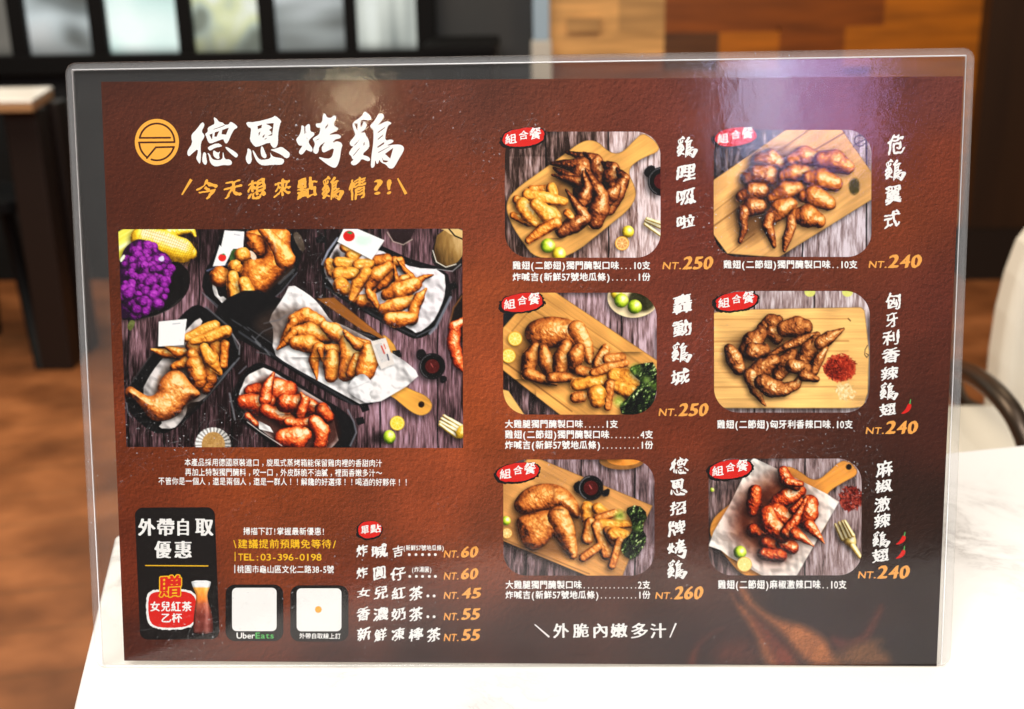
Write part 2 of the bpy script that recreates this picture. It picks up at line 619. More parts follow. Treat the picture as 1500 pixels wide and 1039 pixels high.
# ------------------------------------------------------------------ glyphs
_fc = bpy.data.curves.new('glyph', 'FONT')
_fc.resolution_u = 3
_fo = bpy.data.objects.new('glyph', _fc)
col.objects.link(_fo)
_GC = {}


def glyph(ch, off=0.0):
    key = (ch, off)
    if key not in _GC:
        _fc.body = ch; _fc.offset = off
        bpy.context.view_layer.update()
        me = _fo.to_mesh()
        v = np.array([(a.co.x, a.co.y) for a in me.vertices], float).reshape(-1, 2)
        f = [list(p.vertices) for p in me.polygons]
        _fo.to_mesh_clear()
        _GC[key] = (v, f)
    return _GC[key]


def _raster(ch, N=72, off=0.0):
    v, f = glyph(ch, off)
    lo, hi = v.min(0), v.max(0)
    w = (hi - lo); s = max(w.max(), .25)
    pad = 14
    sc = (N - 2 * pad) / s
    xs = (np.arange(N) - pad) / sc + lo[0]; ys = (np.arange(N) - pad) / sc + lo[1]
    X, Y = np.meshgrid(xs, ys)
    B = np.zeros((N, N), bool)
    for p in f:
        q = v[p]
        for k in range(1, len(p) - 1):
            a, b, c = q[0], q[k], q[k + 1]
            mn = np.floor((np.minimum(np.minimum(a, b), c) - lo) * sc + pad).astype(int)
            mx = np.ceil((np.maximum(np.maximum(a, b), c) - lo) * sc + pad).astype(int) + 1
            S = (slice(max(mn[1], 0), mx[1]), slice(max(mn[0], 0), mx[0]))
            x, y = X[S], Y[S]
            def e(p0, p1): return (p1[0] - p0[0]) * (y - p0[1]) - (p1[1] - p0[1]) * (x - p0[0])
            e1, e2, e3 = e(a, b), e(b, c), e(c, a)
            B[S] |= ((e1 >= 0) & (e2 >= 0) & (e3 >= 0)) | ((e1 <= 0) & (e2 <= 0) & (e3 <= 0))
    return B, xs, ys


_BC = {}
_HC = {}


def bold_glyph(ch, thr=.30, N=64):
    """heavier gothic weight: the glyph filled on a grid, grown a little and contoured again"""
    key = (ch, thr)
    if key not in _HC:
        B, xs, ys = _raster(ch, N)
        D = blur(B.astype(float), 1) - thr
        D[0] = D[-1] = -1; D[:, 0] = D[:, -1] = -1
        _HC[key] = field_mesh(D, xs, ys)
    return _HC[key]


def brush_glyph(ch, nib=(3.8, 1.6), rough=.78, shear=.19, N=96, seed=0, warp=5.0, iso=0):
    """a glyph written with a broad slanted brush: contour in a unit box (0..1, y down)"""
    key = (ch, nib, rough, shear, N, warp, iso)
    if key in _BC: return _BC[key]
    B, xs, ys = _raster(ch, N)
    D = np.zeros(B.shape)
    L = nib[0]
    for t in np.linspace(-L / 2, L / 2, int(L * 2) + 1):
        sh = np.roll(np.roll(B, int(round(t * .88)), 1), int(round(t * nib[1] * .3)), 0)
        D = np.maximum(D, sh.astype(float))
    if iso:
        E = D.copy()
        for t in range(12):
            a = t * math.pi / 6
            E = np.maximum(E, np.roll(np.roll(D, int(round(iso * math.cos(a))), 1), int(round(iso * math.sin(a))), 0))
        D = E
    D = blur(D, 1)
    jj, ii = np.mgrid[0:N, 0:N].astype(float)
    sd = (ord(ch) * 7 + seed) % 500
    if warp:
        wx = ii + (fbm(ii, jj, 17, seed=sd + 3, octv=2) - .5) * warp * 2; wy = jj + (fbm(ii, jj, 17, seed=sd + 5, octv=2) - .5) * warp * 2
        x0 = np.clip(np.floor(wx).astype(int), 0, N - 2); y0 = np.clip(np.floor(wy).astype(int), 0, N - 2)
        fx = np.clip(wx - x0, 0, 1); fy = np.clip(wy - y0, 0, 1)
        D = (D[y0, x0] * (1 - fx) + D[y0, x0 + 1] * fx) * (1 - fy) + (D[y0 + 1, x0] * (1 - fx) + D[y0 + 1, x0 + 1] * fx) * fy
    D = D - .42 + (fbm(ii, jj, 7, seed=sd, octv=3) - .5) * rough
    D[0] = D[-1] = -1; D[:, 0] = D[:, -1] = -1
    V, F = field_mesh(D, np.arange(N) / N, 1 - np.arange(N) / N)
    V = V.copy()
    V[:, 1] -= shear * (V[:, 0] - .5)
    V -= V.min(0)
    V /= np.maximum(V.max(0), 1e-6)
    _BC[key] = (V, F)
    return _BC[key]


def brush_text(items, **kw):
    """items: (char, x0, y0, x1, y1) boxes in artwork coordinates"""
    out = []
    for ch, x0, y0, x1, y1 in items:
        V, F = brush_glyph(ch, **kw)
        out.append((np.stack([x0 + V[:, 0] * (x1 - x0), y0 + V[:, 1] * (y1 - y0)], 1), F))
    return out


def line_text(body, x0, x1, y0l, y1l, dy=0.0, off=.022, half=.5, cell=None):
    """gothic caption on a half-width grid, fitted between x0..x1; dy: rise of the line to the right"""
    cells = [half if ord(c) < 128 else 1.0 for c in body]
    tot = sum(cells)
    cw = (x1 - x0) / tot
    x = x0; out = []
    hh = y1l - y0l
    for c, w in zip(body, cells):
        if c == ' ': x += cw * w; continue
        V, F = bold_glyph(c, .42 - 6 * off)
        full = ord(c) > 127
        sx = cw if full else cw
        vx = V[:, 0]; gx0, gx1 = vx.min(), vx.max()
        if full and c not in '，！':
            X = x + cw * (.04 + .92 * (vx - gx0) / max(gx1 - gx0, .3) * min(1, max(gx1 - gx0, .3) / .93)
                          + (.46 * (1 - min(1, max(gx1 - gx0, .3) / .93))))
        else:
            wd = gx1 - gx0
            k = min(1.0, .86 * w / max(wd, 1e-6))
            X = x + cw * w / 2 + (vx - (gx0 + gx1) / 2) * k * cw * (1.0 if full else 1.05)
        if full: Yv = y1l - hh * (V[:, 1] + .08) / 0.94
        else: Yv = y1l - hh * .05 - hh * V[:, 1] * 1.16
        Yv = Yv + dy * (X - x0) / (x1 - x0)
        out.append((np.stack([X, Yv], 1), F))
        x += cw * w
    return out


def traced(P, N, ox, oy, sc, step=.33):
    """brush characters from outlines (P) with counters (N)"""
    pp = [np.array([(ox + a / sc, oy + b / sc) for a, b in q]) for q in P]
    nn = [np.array([(ox + a / sc, oy + b / sc) for a, b in q]) for q in N]
    al = np.concatenate(pp)
    xs = np.arange(al[:, 0].min() - 1.5, al[:, 0].max() + 1.5, step)
    ys = np.arange(al[:, 1].min() - 1.5, al[:, 1].max() + 1.5, step)
    X, Y = np.meshgrid(xs, ys)
    F = np.full(X.shape, -9.)
    for q in pp: F = np.maximum(F, sdf_poly(X, Y, smooth_poly(q, 1)))
    for q in nn: F = np.minimum(F, -sdf_poly(X, Y, q))
    return field_mesh(F, xs, ys)


def shape(fn, x0, y0, x1, y1, step=.5):
    xs = np.arange(x0, x1 + step, step); ys = np.arange(y0, y1 + step, step)
    X, Y = np.meshgrid(xs, ys)
    return field_mesh(fn(X, Y), xs, ys)


def fit(VF, x0, y0, x1, y1):
    V, F = VF
    lo, hi = V.min(0), V.max(0)
    return ((V - lo) / (hi - lo) * np.array([x1 - x0, y1 - y0]) + np.array([x0, y0]), F)

# ------------------------------------------------------------------ the room behind (all of it out of focus)
CW = np.array(CARD.to_3x3()); CT = np.array(CARD.translation)
CAMW = CW @ CAM_C + CT


def ray(px, py):
    d = np.array([(px - 750) / FPX, (py - 519.5) / FPX, 1.0])
    return CW @ (CAM_R.T @ d)


def at(px, py, Y):
    d = ray(px, py); return CAMW + d * (Y - CAMW[1]) / d[1]


def at_z(px, py, Z):
    d = ray(px, py); return CAMW + d * (Z - CAMW[2]) / d[2]


FLOOR = -0.75
YW = 3.45                                   # the glazed partition and the walls stand here

# floor: worn brown planks
m, nt, p, o = new_mat('brown_floor_planks')
tc = nd(nt, 'ShaderNodeTexCoord'); mp = nd(nt, 'ShaderNodeMapping'); mp.inputs['Rotation'].default_value = (0, 0, R(-12))
nt.links.new(tc.outputs['Object'], mp.inputs[0])
br = nd(nt, 'ShaderNodeTexBrick', Scale=1.0)
br.offset = .37
br.inputs['Brick Width'].default_value = 1.1; br.inputs['Row Height'].default_value = .14
br.inputs['Mortar Size'].default_value = .004; br.inputs['Bias'].default_value = 0
br.inputs['Color1'].default_value = (.275, .096, .030, 1); br.inputs['Color2'].default_value = (.24, .082, .025, 1)
br.inputs['Mortar'].default_value = (.20, .075, .024, 1)
nt.links.new(mp.outputs[0], br.inputs['Vector'])
mp2 = nd(nt, 'ShaderNodeMapping'); mp2.inputs['Scale'].default_value = (3.4, 4.2, 1); mp2.inputs['Rotation'].default_value = (0, 0, R(-12))
nt.links.new(tc.outputs['Object'], mp2.inputs[0])
nz = nd(nt, 'ShaderNodeTexNoise', Scale=1.6, Detail=5)
nt.links.new(mp2.outputs[0], nz.inputs['Vector'])
rp = ramp(nt, [(.28, (.45, .42, .38)), (.5, (.9, .9, .9)), (.72, (1.5, 1.6, 1.75))])
nt.links.new(nz.outputs[0], rp.inputs[0])
mx = nd(nt, 'ShaderNodeMix', data_type='RGBA', blend_type='MULTIPLY'); mx.inputs[0].default_value = 1
nt.links.new(br.outputs[0], mx.inputs[6]); nt.links.new(rp.outputs[0], mx.inputs[7])
nt.links.new(mx.outputs[2], p.inputs['Base Color'])
p.inputs['Roughness'].default_value = .42
tag(mesh_obj('floor', [(-6, -2.5, FLOOR), (6, -2.5, FLOOR), (6, 7, FLOOR), (-6, 7, FLOOR)], [(0, 1, 2, 3)], m), kind='structure')

M_STEEL = plain('black_steel', (.004, .004, .0045), .6)
M_STEEL.node_tree.nodes['Principled BSDF'].inputs['Specular IOR Level'].default_value = .12
M_PANEL = noisy('black_panel', [(.3, (.006, .007, .0075)), (.7, (.014, .015, .017))], (2, 2, 5), rough=.6)
M_PANEL.node_tree.nodes['Principled BSDF'].inputs['Specular IOR Level'].default_value = .15


def lit_pane(name, cols, scale, strength, seed, low=.06):
    """reeded glass lit from the room behind it"""
    m, nt, p, o = new_mat(name)
    tc = nd(nt, 'ShaderNodeTexCoord'); mp = nd(nt, 'ShaderNodeMapping')
    mp.inputs['Scale'].default_value = [q * 1.5 for q in scale]; mp.inputs['Location'].default_value = (seed, seed * .7, seed * 1.3)
    nt.links.new(tc.outputs['Object'], mp.inputs[0])
    n = nd(nt, 'ShaderNodeTexNoise', Scale=1.0, Detail=1, Distortion=.1)
    nt.links.new(mp.outputs[0], n.inputs['Vector'])
    r = ramp(nt, [(.32 + .36 * i / max(1, len(cols) - 1), c) for i, c in enumerate(cols)])
    nt.links.new(n.outputs[0], r.inputs[0])
    w = nd(nt, 'ShaderNodeTexWave', wave_type='BANDS', bands_direction='X', Scale=28.0)
    nt.links.new(tc.outputs['Object'], w.inputs['Vector'])
    mr = nd(nt, 'ShaderNodeMapRange'); mr.inputs[3].default_value = .8; mr.inputs[4].default_value = 1.15
    nt.links.new(w.outputs[1], mr.inputs[0])
    mu = nd(nt, 'ShaderNodeMix', data_type='RGBA', blend_type='MULTIPLY'); mu.inputs[0].default_value = 1
    nt.links.new(r.outputs[0], mu.inputs[6]); nt.links.new(mr.outputs[0], mu.inputs[7])
    w2 = nd(nt, 'ShaderNodeTexWave', wave_type='BANDS', bands_direction='Z', Scale=28.0)
    nt.links.new(tc.outputs['Object'], w2.inputs['Vector'])
    m2 = nd(nt, 'ShaderNodeMapRange'); m2.inputs[3].default_value = .85; m2.inputs[4].default_value = 1.12
    nt.links.new(w2.outputs[1], m2.inputs[0])
    sx = nd(nt, 'ShaderNodeSeparateXYZ'); nt.links.new(tc.outputs['Object'], sx.inputs[0])
    m3 = nd(nt, 'ShaderNodeMapRange'); m3.inputs[1].default_value = zs - FLOOR; m3.inputs[2].default_value = zs - FLOOR + low; m3.inputs[3].default_value = .12; m3.inputs[4].default_value = 1.0
    nt.links.new(sx.outputs[2], m3.inputs[0])
    m4 = nd(nt, 'ShaderNodeMath', operation='MULTIPLY'); nt.links.new(m2.outputs[0], m4.inputs[0]); nt.links.new(m3.outputs[0], m4.inputs[1])
    vs = nd(nt, 'ShaderNodeVectorMath', operation='SCALE'); nt.links.new(mu.outputs[2], vs.inputs[0]); nt.links.new(m4.outputs[0], vs.inputs['Scale'])
    nt.links.new(vs.outputs[0], p.inputs['Emission Color'])
    p.inputs['Emission Strength'].default_value = strength
    p.inputs['Base Color'].default_value = (.08, .09, .09, 1)
    p.inputs['Roughness'].default_value = .12
    return m


pt = empty('glass_partition', loc=tuple(at(320, 300, YW)[:2]) + (FLOOR,))
tag(pt, 'black steel framed partition with lit reeded glass panes above a black panel', 'partition')
ox, oy, oz = pt.location


def local_box(name, px0, px1, z0, z1, y0, y1, mat, parent, bevel=0.004, o=(ox, oy, oz)):
    a, b = at(px0, 80, YW)[0], at(px1, 80, YW)[0]
    return MB().box(a - o[0], b - o[0], y0 - o[1], y1 - o[1], z0 - o[2], z1 - o[2]).build(name, mat, parent, bevel=bevel)


zs = at(320, 82, YW)[2]                     # sill height
ztop = zs + 1.25
local_box('black_panel', -160, 640, FLOOR, zs - .05, YW + .005, YW + .05, M_PANEL, pt)
local_box('sill', -160, 640, zs - .05, zs + .012, YW - .03, YW + .06, M_STEEL, pt)
local_box('head_rail', -160, 640, ztop, ztop + .06, YW - .03, YW + .06, M_STEEL, pt)
for a, b in ((-120, -100), (22, 46), (139, 163), (266, 288), (384, 408), (508, 526), (612, 640)):
    local_box('post', a, b, zs + .012, ztop, YW - .025, YW + .05, M_STEEL, pt)
D = (.05, .058, .06)
panes = [((-100, 22), [(.10, .09, .08), (.45, .40, .36), (.7, .66, .6)], (3, 1, 2.2), .9, 1.3),
         ((46, 139), [D, (.14, .17, .18), (.66, .74, .76), (.9, .93, .93)], (3, 1, 4.5), .9, 3.1),
         ((163, 266), [(.30, .42, .40), (.62, .82, .77), (.86, .97, .93)], (3, 1, 3), 1.1, 7.7),
         ((288, 384), [(.16, .19, .15), (.42, .50, .42), (.70, .74, .42), (.84, .88, .80)], (6, 1, 5), 1.0, 4.4),
         ((408, 508), [(.07, .08, .08), (.28, .31, .31), (.66, .70, .72)], (2, 1, 7), 1.05, 9.2),
         ((526, 612), [(.20, .23, .22), (.62, .66, .60), (.88, .93, .88)], (9, 1, 1.2), 1.0, 2.6)]
for (a, b), cs, sc, st, sd in panes:
    local_box('pane', a, b, zs + .012, ztop, YW + .004, YW + .014, lit_pane('reeded_glass', cs, sc, st * .95, sd, {46: .13, 288: .10, 408: .03}.get(a, .04)), pt, bevel=0)

# the dark grey wall beside it, a low black counter at its foot and a pale blue post
gw0, gw1 = at(640, 80, YW)[0], at(781, 80, YW)[0]
gw = MB().box(gw0, gw1, YW + .02, YW + .14, FLOOR, 1.6).build('grey_wall', noisy('grey_paint', [(.3, (.026, .028, .031)), (.7, (.036, .038, .041))], (3, 3, 3), rough=.7))
tag(gw, 'plain dark grey wall between the glass partition and the pale blue post', 'wall')
b0, b1 = at(624, 70, YW - .35)[0], at(722, 70, YW - .35)[0]
zc = at(680, 66, YW - .35)[2]
ct = empty('black_cabinet', loc=((b0 + b1) / 2, YW - .2, FLOOR))
tag(ct, 'low black cabinet standing before the dark grey wall', 'cabinet')
w2 = (b1 - b0) / 2
MB().box(-w2, w2, -.15, .16, .05, zc - FLOOR - .03).build('carcass', M_PANEL, ct, bevel=.004)
MB().box(-w2 - .01, w2 + .01, -.165, .17, zc - FLOOR - .028, zc - FLOOR).build('top', M_STEEL, ct, bevel=.003)
for s_ in (-1, 1):
    MB().box(min(0, s_ * w2) + .008, max(0, s_ * w2) - .008, -.17, -.152, .08, zc - FLOOR - .05).build('door', M_STEEL, ct, bevel=.002)
MB().box(-w2 + .03, w2 - .03, -.12, .14, 0, .05).build('plinth', M_STEEL, ct)
a, b = at(781, 40, YW)[0], at(805, 40, YW)[0]
bp = empty('blue_post', loc=((a + b) / 2, YW - .02, FLOOR))
tag(bp, 'narrow pale blue post where the grey wall meets the wooden wall', 'post')
zm = at(790, 58, YW)[2] - FLOOR
MB().box(-(b - a) / 2, (b - a) / 2, -.03, .03, zm, 2.4).build('post_body', plain('pale_blue_paint', (.34, .47, .60), .4), bp, bevel=.004)
MB().box(-(b - a) / 2 - .006, (b - a) / 2 + .006, -.036, .036, 0, zm).build('white_base', plain('off_white_paint', (.55, .53, .48), .5), bp, bevel=.004)

# wall of wooden blocks
ww = empty('wooden_block_wall', loc=(at(1120, 40, YW)[0], YW, FLOOR))
tag(ww, 'wall clad in orange brown wooden blocks of mixed tones', 'wall')


def wood_mat(name, c):
    c = np.array(c)
    return noisy(name, [(.25, c * .6), (.5, c), (.75, np.minimum(c * 1.35, 1))], (1.6, 1, 16), rough=.45, nscale=2.2, detail=4)


tones = [wood_mat('honey_wood', (.66, .36, .12)), wood_mat('orange_wood', (.40, .120, .004)), wood_mat('red_brown_wood', (.21, .052, .003)),
         wood_mat('tan_wood', (.44, .245, .085)), wood_mat('dark_wood', (.10, .036, .009))]
blocks = [(805, 905, -40, 78, 0), (905, 972, -40, 42, 3), (905, 972, 42, 78, 0), (972, 1136, -40, 46, 2), (972, 1052, 46, 100, 4), (1052, 1140, 46, 100, 1),
          (1136, 1290, -40, 40, 2), (1290, 1350, -40, 40, 1), (1140, 1235, 40, 100, 2), (1235, 1475, 40, 108, 1), (1350, 1475, -40, 40, 1),
          (830, 878, 20, 42, 3)]
rb = random.Random(4)
rows = [(-330, -130), (-130, -40), (100, 168), (168, 240), (240, 335)]
for r0, r1 in rows:
    x = 805
    while x < 1475:
        x2 = min(1475, x + rb.choice((90, 130, 170, 210)))
        if 1475 - x2 < 70: x2 = 1475
        if r1 > 99:
            blocks.append((x, x2, r0 if x > 972 or r0 > 110 else 78, r1, rb.choice((1, 2, 2, 1))))
        else: blocks.append((x, x2, r0, r1, rb.choice((1, 2, 1, 0))))
        x = x2
blocks = [(q[0], q[1], 108, q[3], q[4]) if (q[2] == 100 and q[0] >= 1235) else q for q in blocks]
ol = np.array(ww.location)
for i, (x0, x1, y0, y1, t) in enumerate(blocks):
    A = (at(x0, 60, YW)[0], 0, at(1120, y1, YW)[2]); B = (at(x1, 60, YW)[0], 0, at(1120, y0, YW)[2])
    pr = .012 if (x0, y0) == (830, 20) else 0
    MB().box(A[0] - ol[0] + 0, B[0] - ol[0] - 0, -.02 - pr, .03, A[2] - ol[2], B[2] - ol[2]).build('wooden_block', tones[t], ww)
A, B = at(805, 335, YW), at(1475, 78, YW)
MB().box(A[0] - ol[0], B[0] - ol[0], .031, .05, 0, 2.6).build('backing_board', tones[4], ww)
MB().box(A[0] - ol[0], B[0] - ol[0], -.02, .03, 0, A[2] - ol[2] - .002).build('skirting', M_STEEL, ww)
A, B = at(1447, 60, YW - .1), at(1900, 60, YW - .1)
A[2] = at(1447, 335, YW - .1)[2]
dw = empty('dark_wood_wall', loc=(A[0], YW - .1, FLOOR))
tag(dw, 'dark brown timber wall at the right end of the wooden block wall', 'wall')
MB().box(0, B[0] - A[0], 0, .12, A[2] - FLOOR, 2.6).build('timber_panel', noisy('dark_timber', [(.3, (.016, .006, .0012)), (.7, (.036, .014, .003))], (9, 1, .6), rough=.5), dw)
MB().box(0, B[0] - A[0], -.01, .12, 0, A[2] - FLOOR - .002).build('skirting', plain('black_skirting', (.012, .007, .004), .5), dw)

# the small white table at the left, with a black stool under it
tp = at(-10, 146, 2.62)
lt = empty('side_table', loc=(tp[0], 2.75, FLOOR))
tag(lt, 'white topped table with a pale wood edge on dark wooden legs, at the left edge', 'table')
xr = at(68, 146, 2.5)[0] - tp[0]
zt = at(40, 149, 2.5)[2] - FLOOR
xf_ = at(47, 150, 2.5)[0] - tp[0]; xb_ = at(77, 128, 2.77)[0] - tp[0]; xr = xf_
top_ = [(-.75, -.25), (xf_, -.25), (xb_, .02), (-.75, .02)]
MB().prism(top_, zt - .004, zt + .004).build('tabletop', plain('white_laminate', (.86, .84, .80), .25), lt, bevel=.002)
MB().prism(top_, zt - .026, zt - .005).build('wood_edge', plain('pale_wood', (.40, .22, .10), .5), lt, bevel=.003)
M_DK = plain('dark_leg_wood', (.009, .004, .0025), .5)
for lx in (xr - .10, -.62):
    for ly in (-.2, -.06):
        MB().box(lx, lx + .085, ly, ly + .075, 0, zt - .027).build('leg', M_DK, lt, bevel=.004)
st = empty('black_stool', loc=(at(12, 380, 2.75)[0], 2.72, FLOOR))
tag(st, 'black stool with slanted legs pushed under the white topped table', 'stool')
MB().prism([(.16 * math.cos(t * math.pi / 10), .16 * math.sin(t * math.pi / 10)) for t in range(20)], .42, .455).build('seat', M_STEEL, st, bevel=.006)
for k in range(4):
    w = k * math.pi / 2 + .7
    MB().tube([(.1 * math.cos(w), .1 * math.sin(w), .42), (.2 * math.cos(w), .2 * math.sin(w), 0)], .018).build('leg', M_STEEL, st, smooth=True)

# ------------------------------------------------------------------ the white marble table the menu stands on
L1, L2 = at_z(174, 760, 0), at_z(106, 1039, 0)
B1, B2 = at_z(1400, 661, 0), at_z(1500, 652, 0)
ul = (L1 - L2)[:2] / np.linalg.norm((L1 - L2)[:2]); ub = np.array([-ul[1] * -1, -ul[0]])
ub = np.array([ul[1], -ul[0]])
# corner where the left edge meets the back edge
t = np.linalg.solve(np.array([ul, -ub]).T, B1[:2] - L2[:2])
cn = L2[:2] + ul * t[0]
WT, DT = 0.72, 0.95
ang = math.atan2(ub[1], ub[0])
tb = empty('marble_table', loc=(cn[0], cn[1], FLOOR)); tb.rotation_euler = (0, 0, ang)
tag(tb, 'white marble topped table with faint grey veins carrying the menu holder', 'table')
m, nt, p, o = new_mat('white_marble')
tc = nd(nt, 'ShaderNodeTexCoord')
n1 = nd(nt, 'ShaderNodeTexNoise', Scale=15.0, Detail=8, Roughness=.68, Distortion=.5)
n2 = nd(nt, 'ShaderNodeTexNoise', Scale=5.0, Detail=2)
nt.links.new(tc.outputs['Object'], n1.inputs['Vector']); nt.links.new(tc.outputs['Object'], n2.inputs['Vector'])
r1 = ramp(nt, [(.42, (0, 0, 0)), (.485, (.5, .5, .5)), (.50, (1, 1, 1)), (.515, (.6, .6, .6)), (.60, (.25, .25, .25)), (.70, (.0, .0, .0))])
r2 = ramp(nt, [(.47, (.0, .0, .0)), (.62, (1, 1, 1))])
nt.links.new(n1.outputs[0], r1.inputs[0]); nt.links.new(n2.outputs[0], r2.inputs[0])
mu = nd(nt, 'ShaderNodeMath', operation='MULTIPLY'); nt.links.new(r1.outputs[0], mu.inputs[0]); nt.links.new(r2.outputs[0], mu.inputs[1])
mm = nd(nt, 'ShaderNodeMix', data_type='RGBA'); nt.links.new(mu.outputs[0], mm.inputs[0])
mm.inputs[6].default_value = (.85, .83, .805, 1); mm.inputs[7].default_value = (.47, .445, .425, 1)
nt.links.new(mm.outputs[2], p.inputs['Base Color'])
p.inputs['Roughness'].default_value = .3; p.inputs['Specular IOR Level'].default_value = .35
H = -FLOOR
MB().box(0, WT, -DT, 0, H - .026, H).build('tabletop', m, tb, bevel=.003)
MB().tube([(WT / 2, -DT / 2, .02), (WT / 2, -DT / 2, H - .035)], .035, 20).build('pedestal', M_STEEL, tb, smooth=True)
MB().box(WT / 2 - .24, WT / 2 + .24, -DT / 2 - .24, -DT / 2 + .24, 0, .02).build('base_plate', M_STEEL, tb, bevel=.006)
MB().box(WT / 2 - .2, WT / 2 + .2, -DT / 2 - .3, -DT / 2 + .3, H - .035, H - .027).build('top_plate', M_STEEL, tb)

# ------------------------------------------------------------------ white chair with a bronze tube arm, behind the table at the right
YC = 0.80
c0 = at(1530, 560, YC)
ch = empty('white_armchair', loc=(c0[0], YC, FLOOR))
tag(ch, 'white padded chair with a curved bronze tube arm, behind the marble table', 'chair')
M_SHELL = plain('white_leatherette', (.78, .72, .60), .45)
M_BRZ = plain('bronze_tube', (.060, .040, .026), .35, .6)
cl = np.array(ch.location)


def chp(px, py, Y): return at(px, py, Y) - cl


# backrest: outline of the left side traced, full width mirrored about the chair's middle
prof = [chp(x, y, YC + .12) for x, y in ((1448, 640), (1450, 590), (1456, 520), (1466, 455), (1480, 400), (1497, 355), (1520, 326), (1560, 306), (1620, 298))]
mid = prof[-1][0]
outl = [(q[0], q[2]) for q in prof] + [(2 * mid - q[0], q[2]) for q in reversed(prof[:-1])]
mb = MB()
n = len(outl)
for (yy, ins) in ((-.035, .018), (-.022, 0), (.022, 0), (.035, .018)):
    for x, z in outl:
        s_ = 1 - ins / .2
        mb.v.append((mid + (x - mid) * s_, .12 + yy, outl[0][1] + (z - outl[0][1]) * s_))
for a in range(3):
    for i in range(n):
        j = (i + 1) % n
        mb.f.append((a * n + i, a * n + j, (a + 1) * n + j, (a + 1) * n + i))
mb.f.append(tuple(range(n))[::-1]); mb.f.append(tuple(3 * n + i for i in range(n)))
mb.build('backrest', M_SHELL, ch, smooth=False, bevel=.006)
q0, q1 = chp(1414, 640, YC - .14), chp(1414, 592, YC + .04)
MB().box(q0[0], 2 * mid - q0[0], -.30, .06, q1[2] - .09, q1[2]).build('seat', M_SHELL, ch, bevel=.03)
arm = [chp(x, y, yy) for x, y, yy in ((1500, 760, YC - .28), (1512, 700, YC - .27), (1506, 655, YC - .26), (1488, 612, YC - .24), (1462, 578, YC - .20), (1436, 556, YC - .14), (1412, 544, YC - .06), (1396, 540, YC + .02), (1396, 556, YC + .10), (1410, 590, YC + .13), (1450, 610, YC + .135))]
for sgn in (1, -1):
    pts = []
    for i in range(len(arm) - 1):                 # Catmull-Rom
        p0, p1, p2, p3 = arm[max(i - 1, 0)], arm[i], arm[i + 1], arm[min(i + 2, len(arm) - 1)]
        for t in np.linspace(0, 1, 6)[:-1]:
            pts.append(.5 * (2 * p1 + (p2 - p0) * t + (2 * p0 - 5 * p1 + 4 * p2 - p3) * t * t + (3 * p1 - p0 - 3 * p2 + p3) * t ** 3))
    pts.append(arm[-1])
    pts = [(q[0] if sgn > 0 else 2 * mid - q[0], q[1], q[2]) for q in pts]
    MB().tube(pts, .0105, 14).build('arm', M_BRZ, ch, smooth=True)
for lx in (q0[0] + .03, 2 * mid - q0[0] - .03):
    for ly in (-.27, .10):
        MB().tube([(lx, ly, q1[2] - .091), (lx, ly * 1.08, 0)], .012, 10).build('leg', M_BRZ, ch, smooth=True)
# ------------------------------------------------------------------ clear plastic holder
sleeve = empty('plastic_menu_holder', CARD)
tag(sleeve, 'clear hard plastic sleeve with rounded corners and scratches, standing on the marble table', 'menu holder')


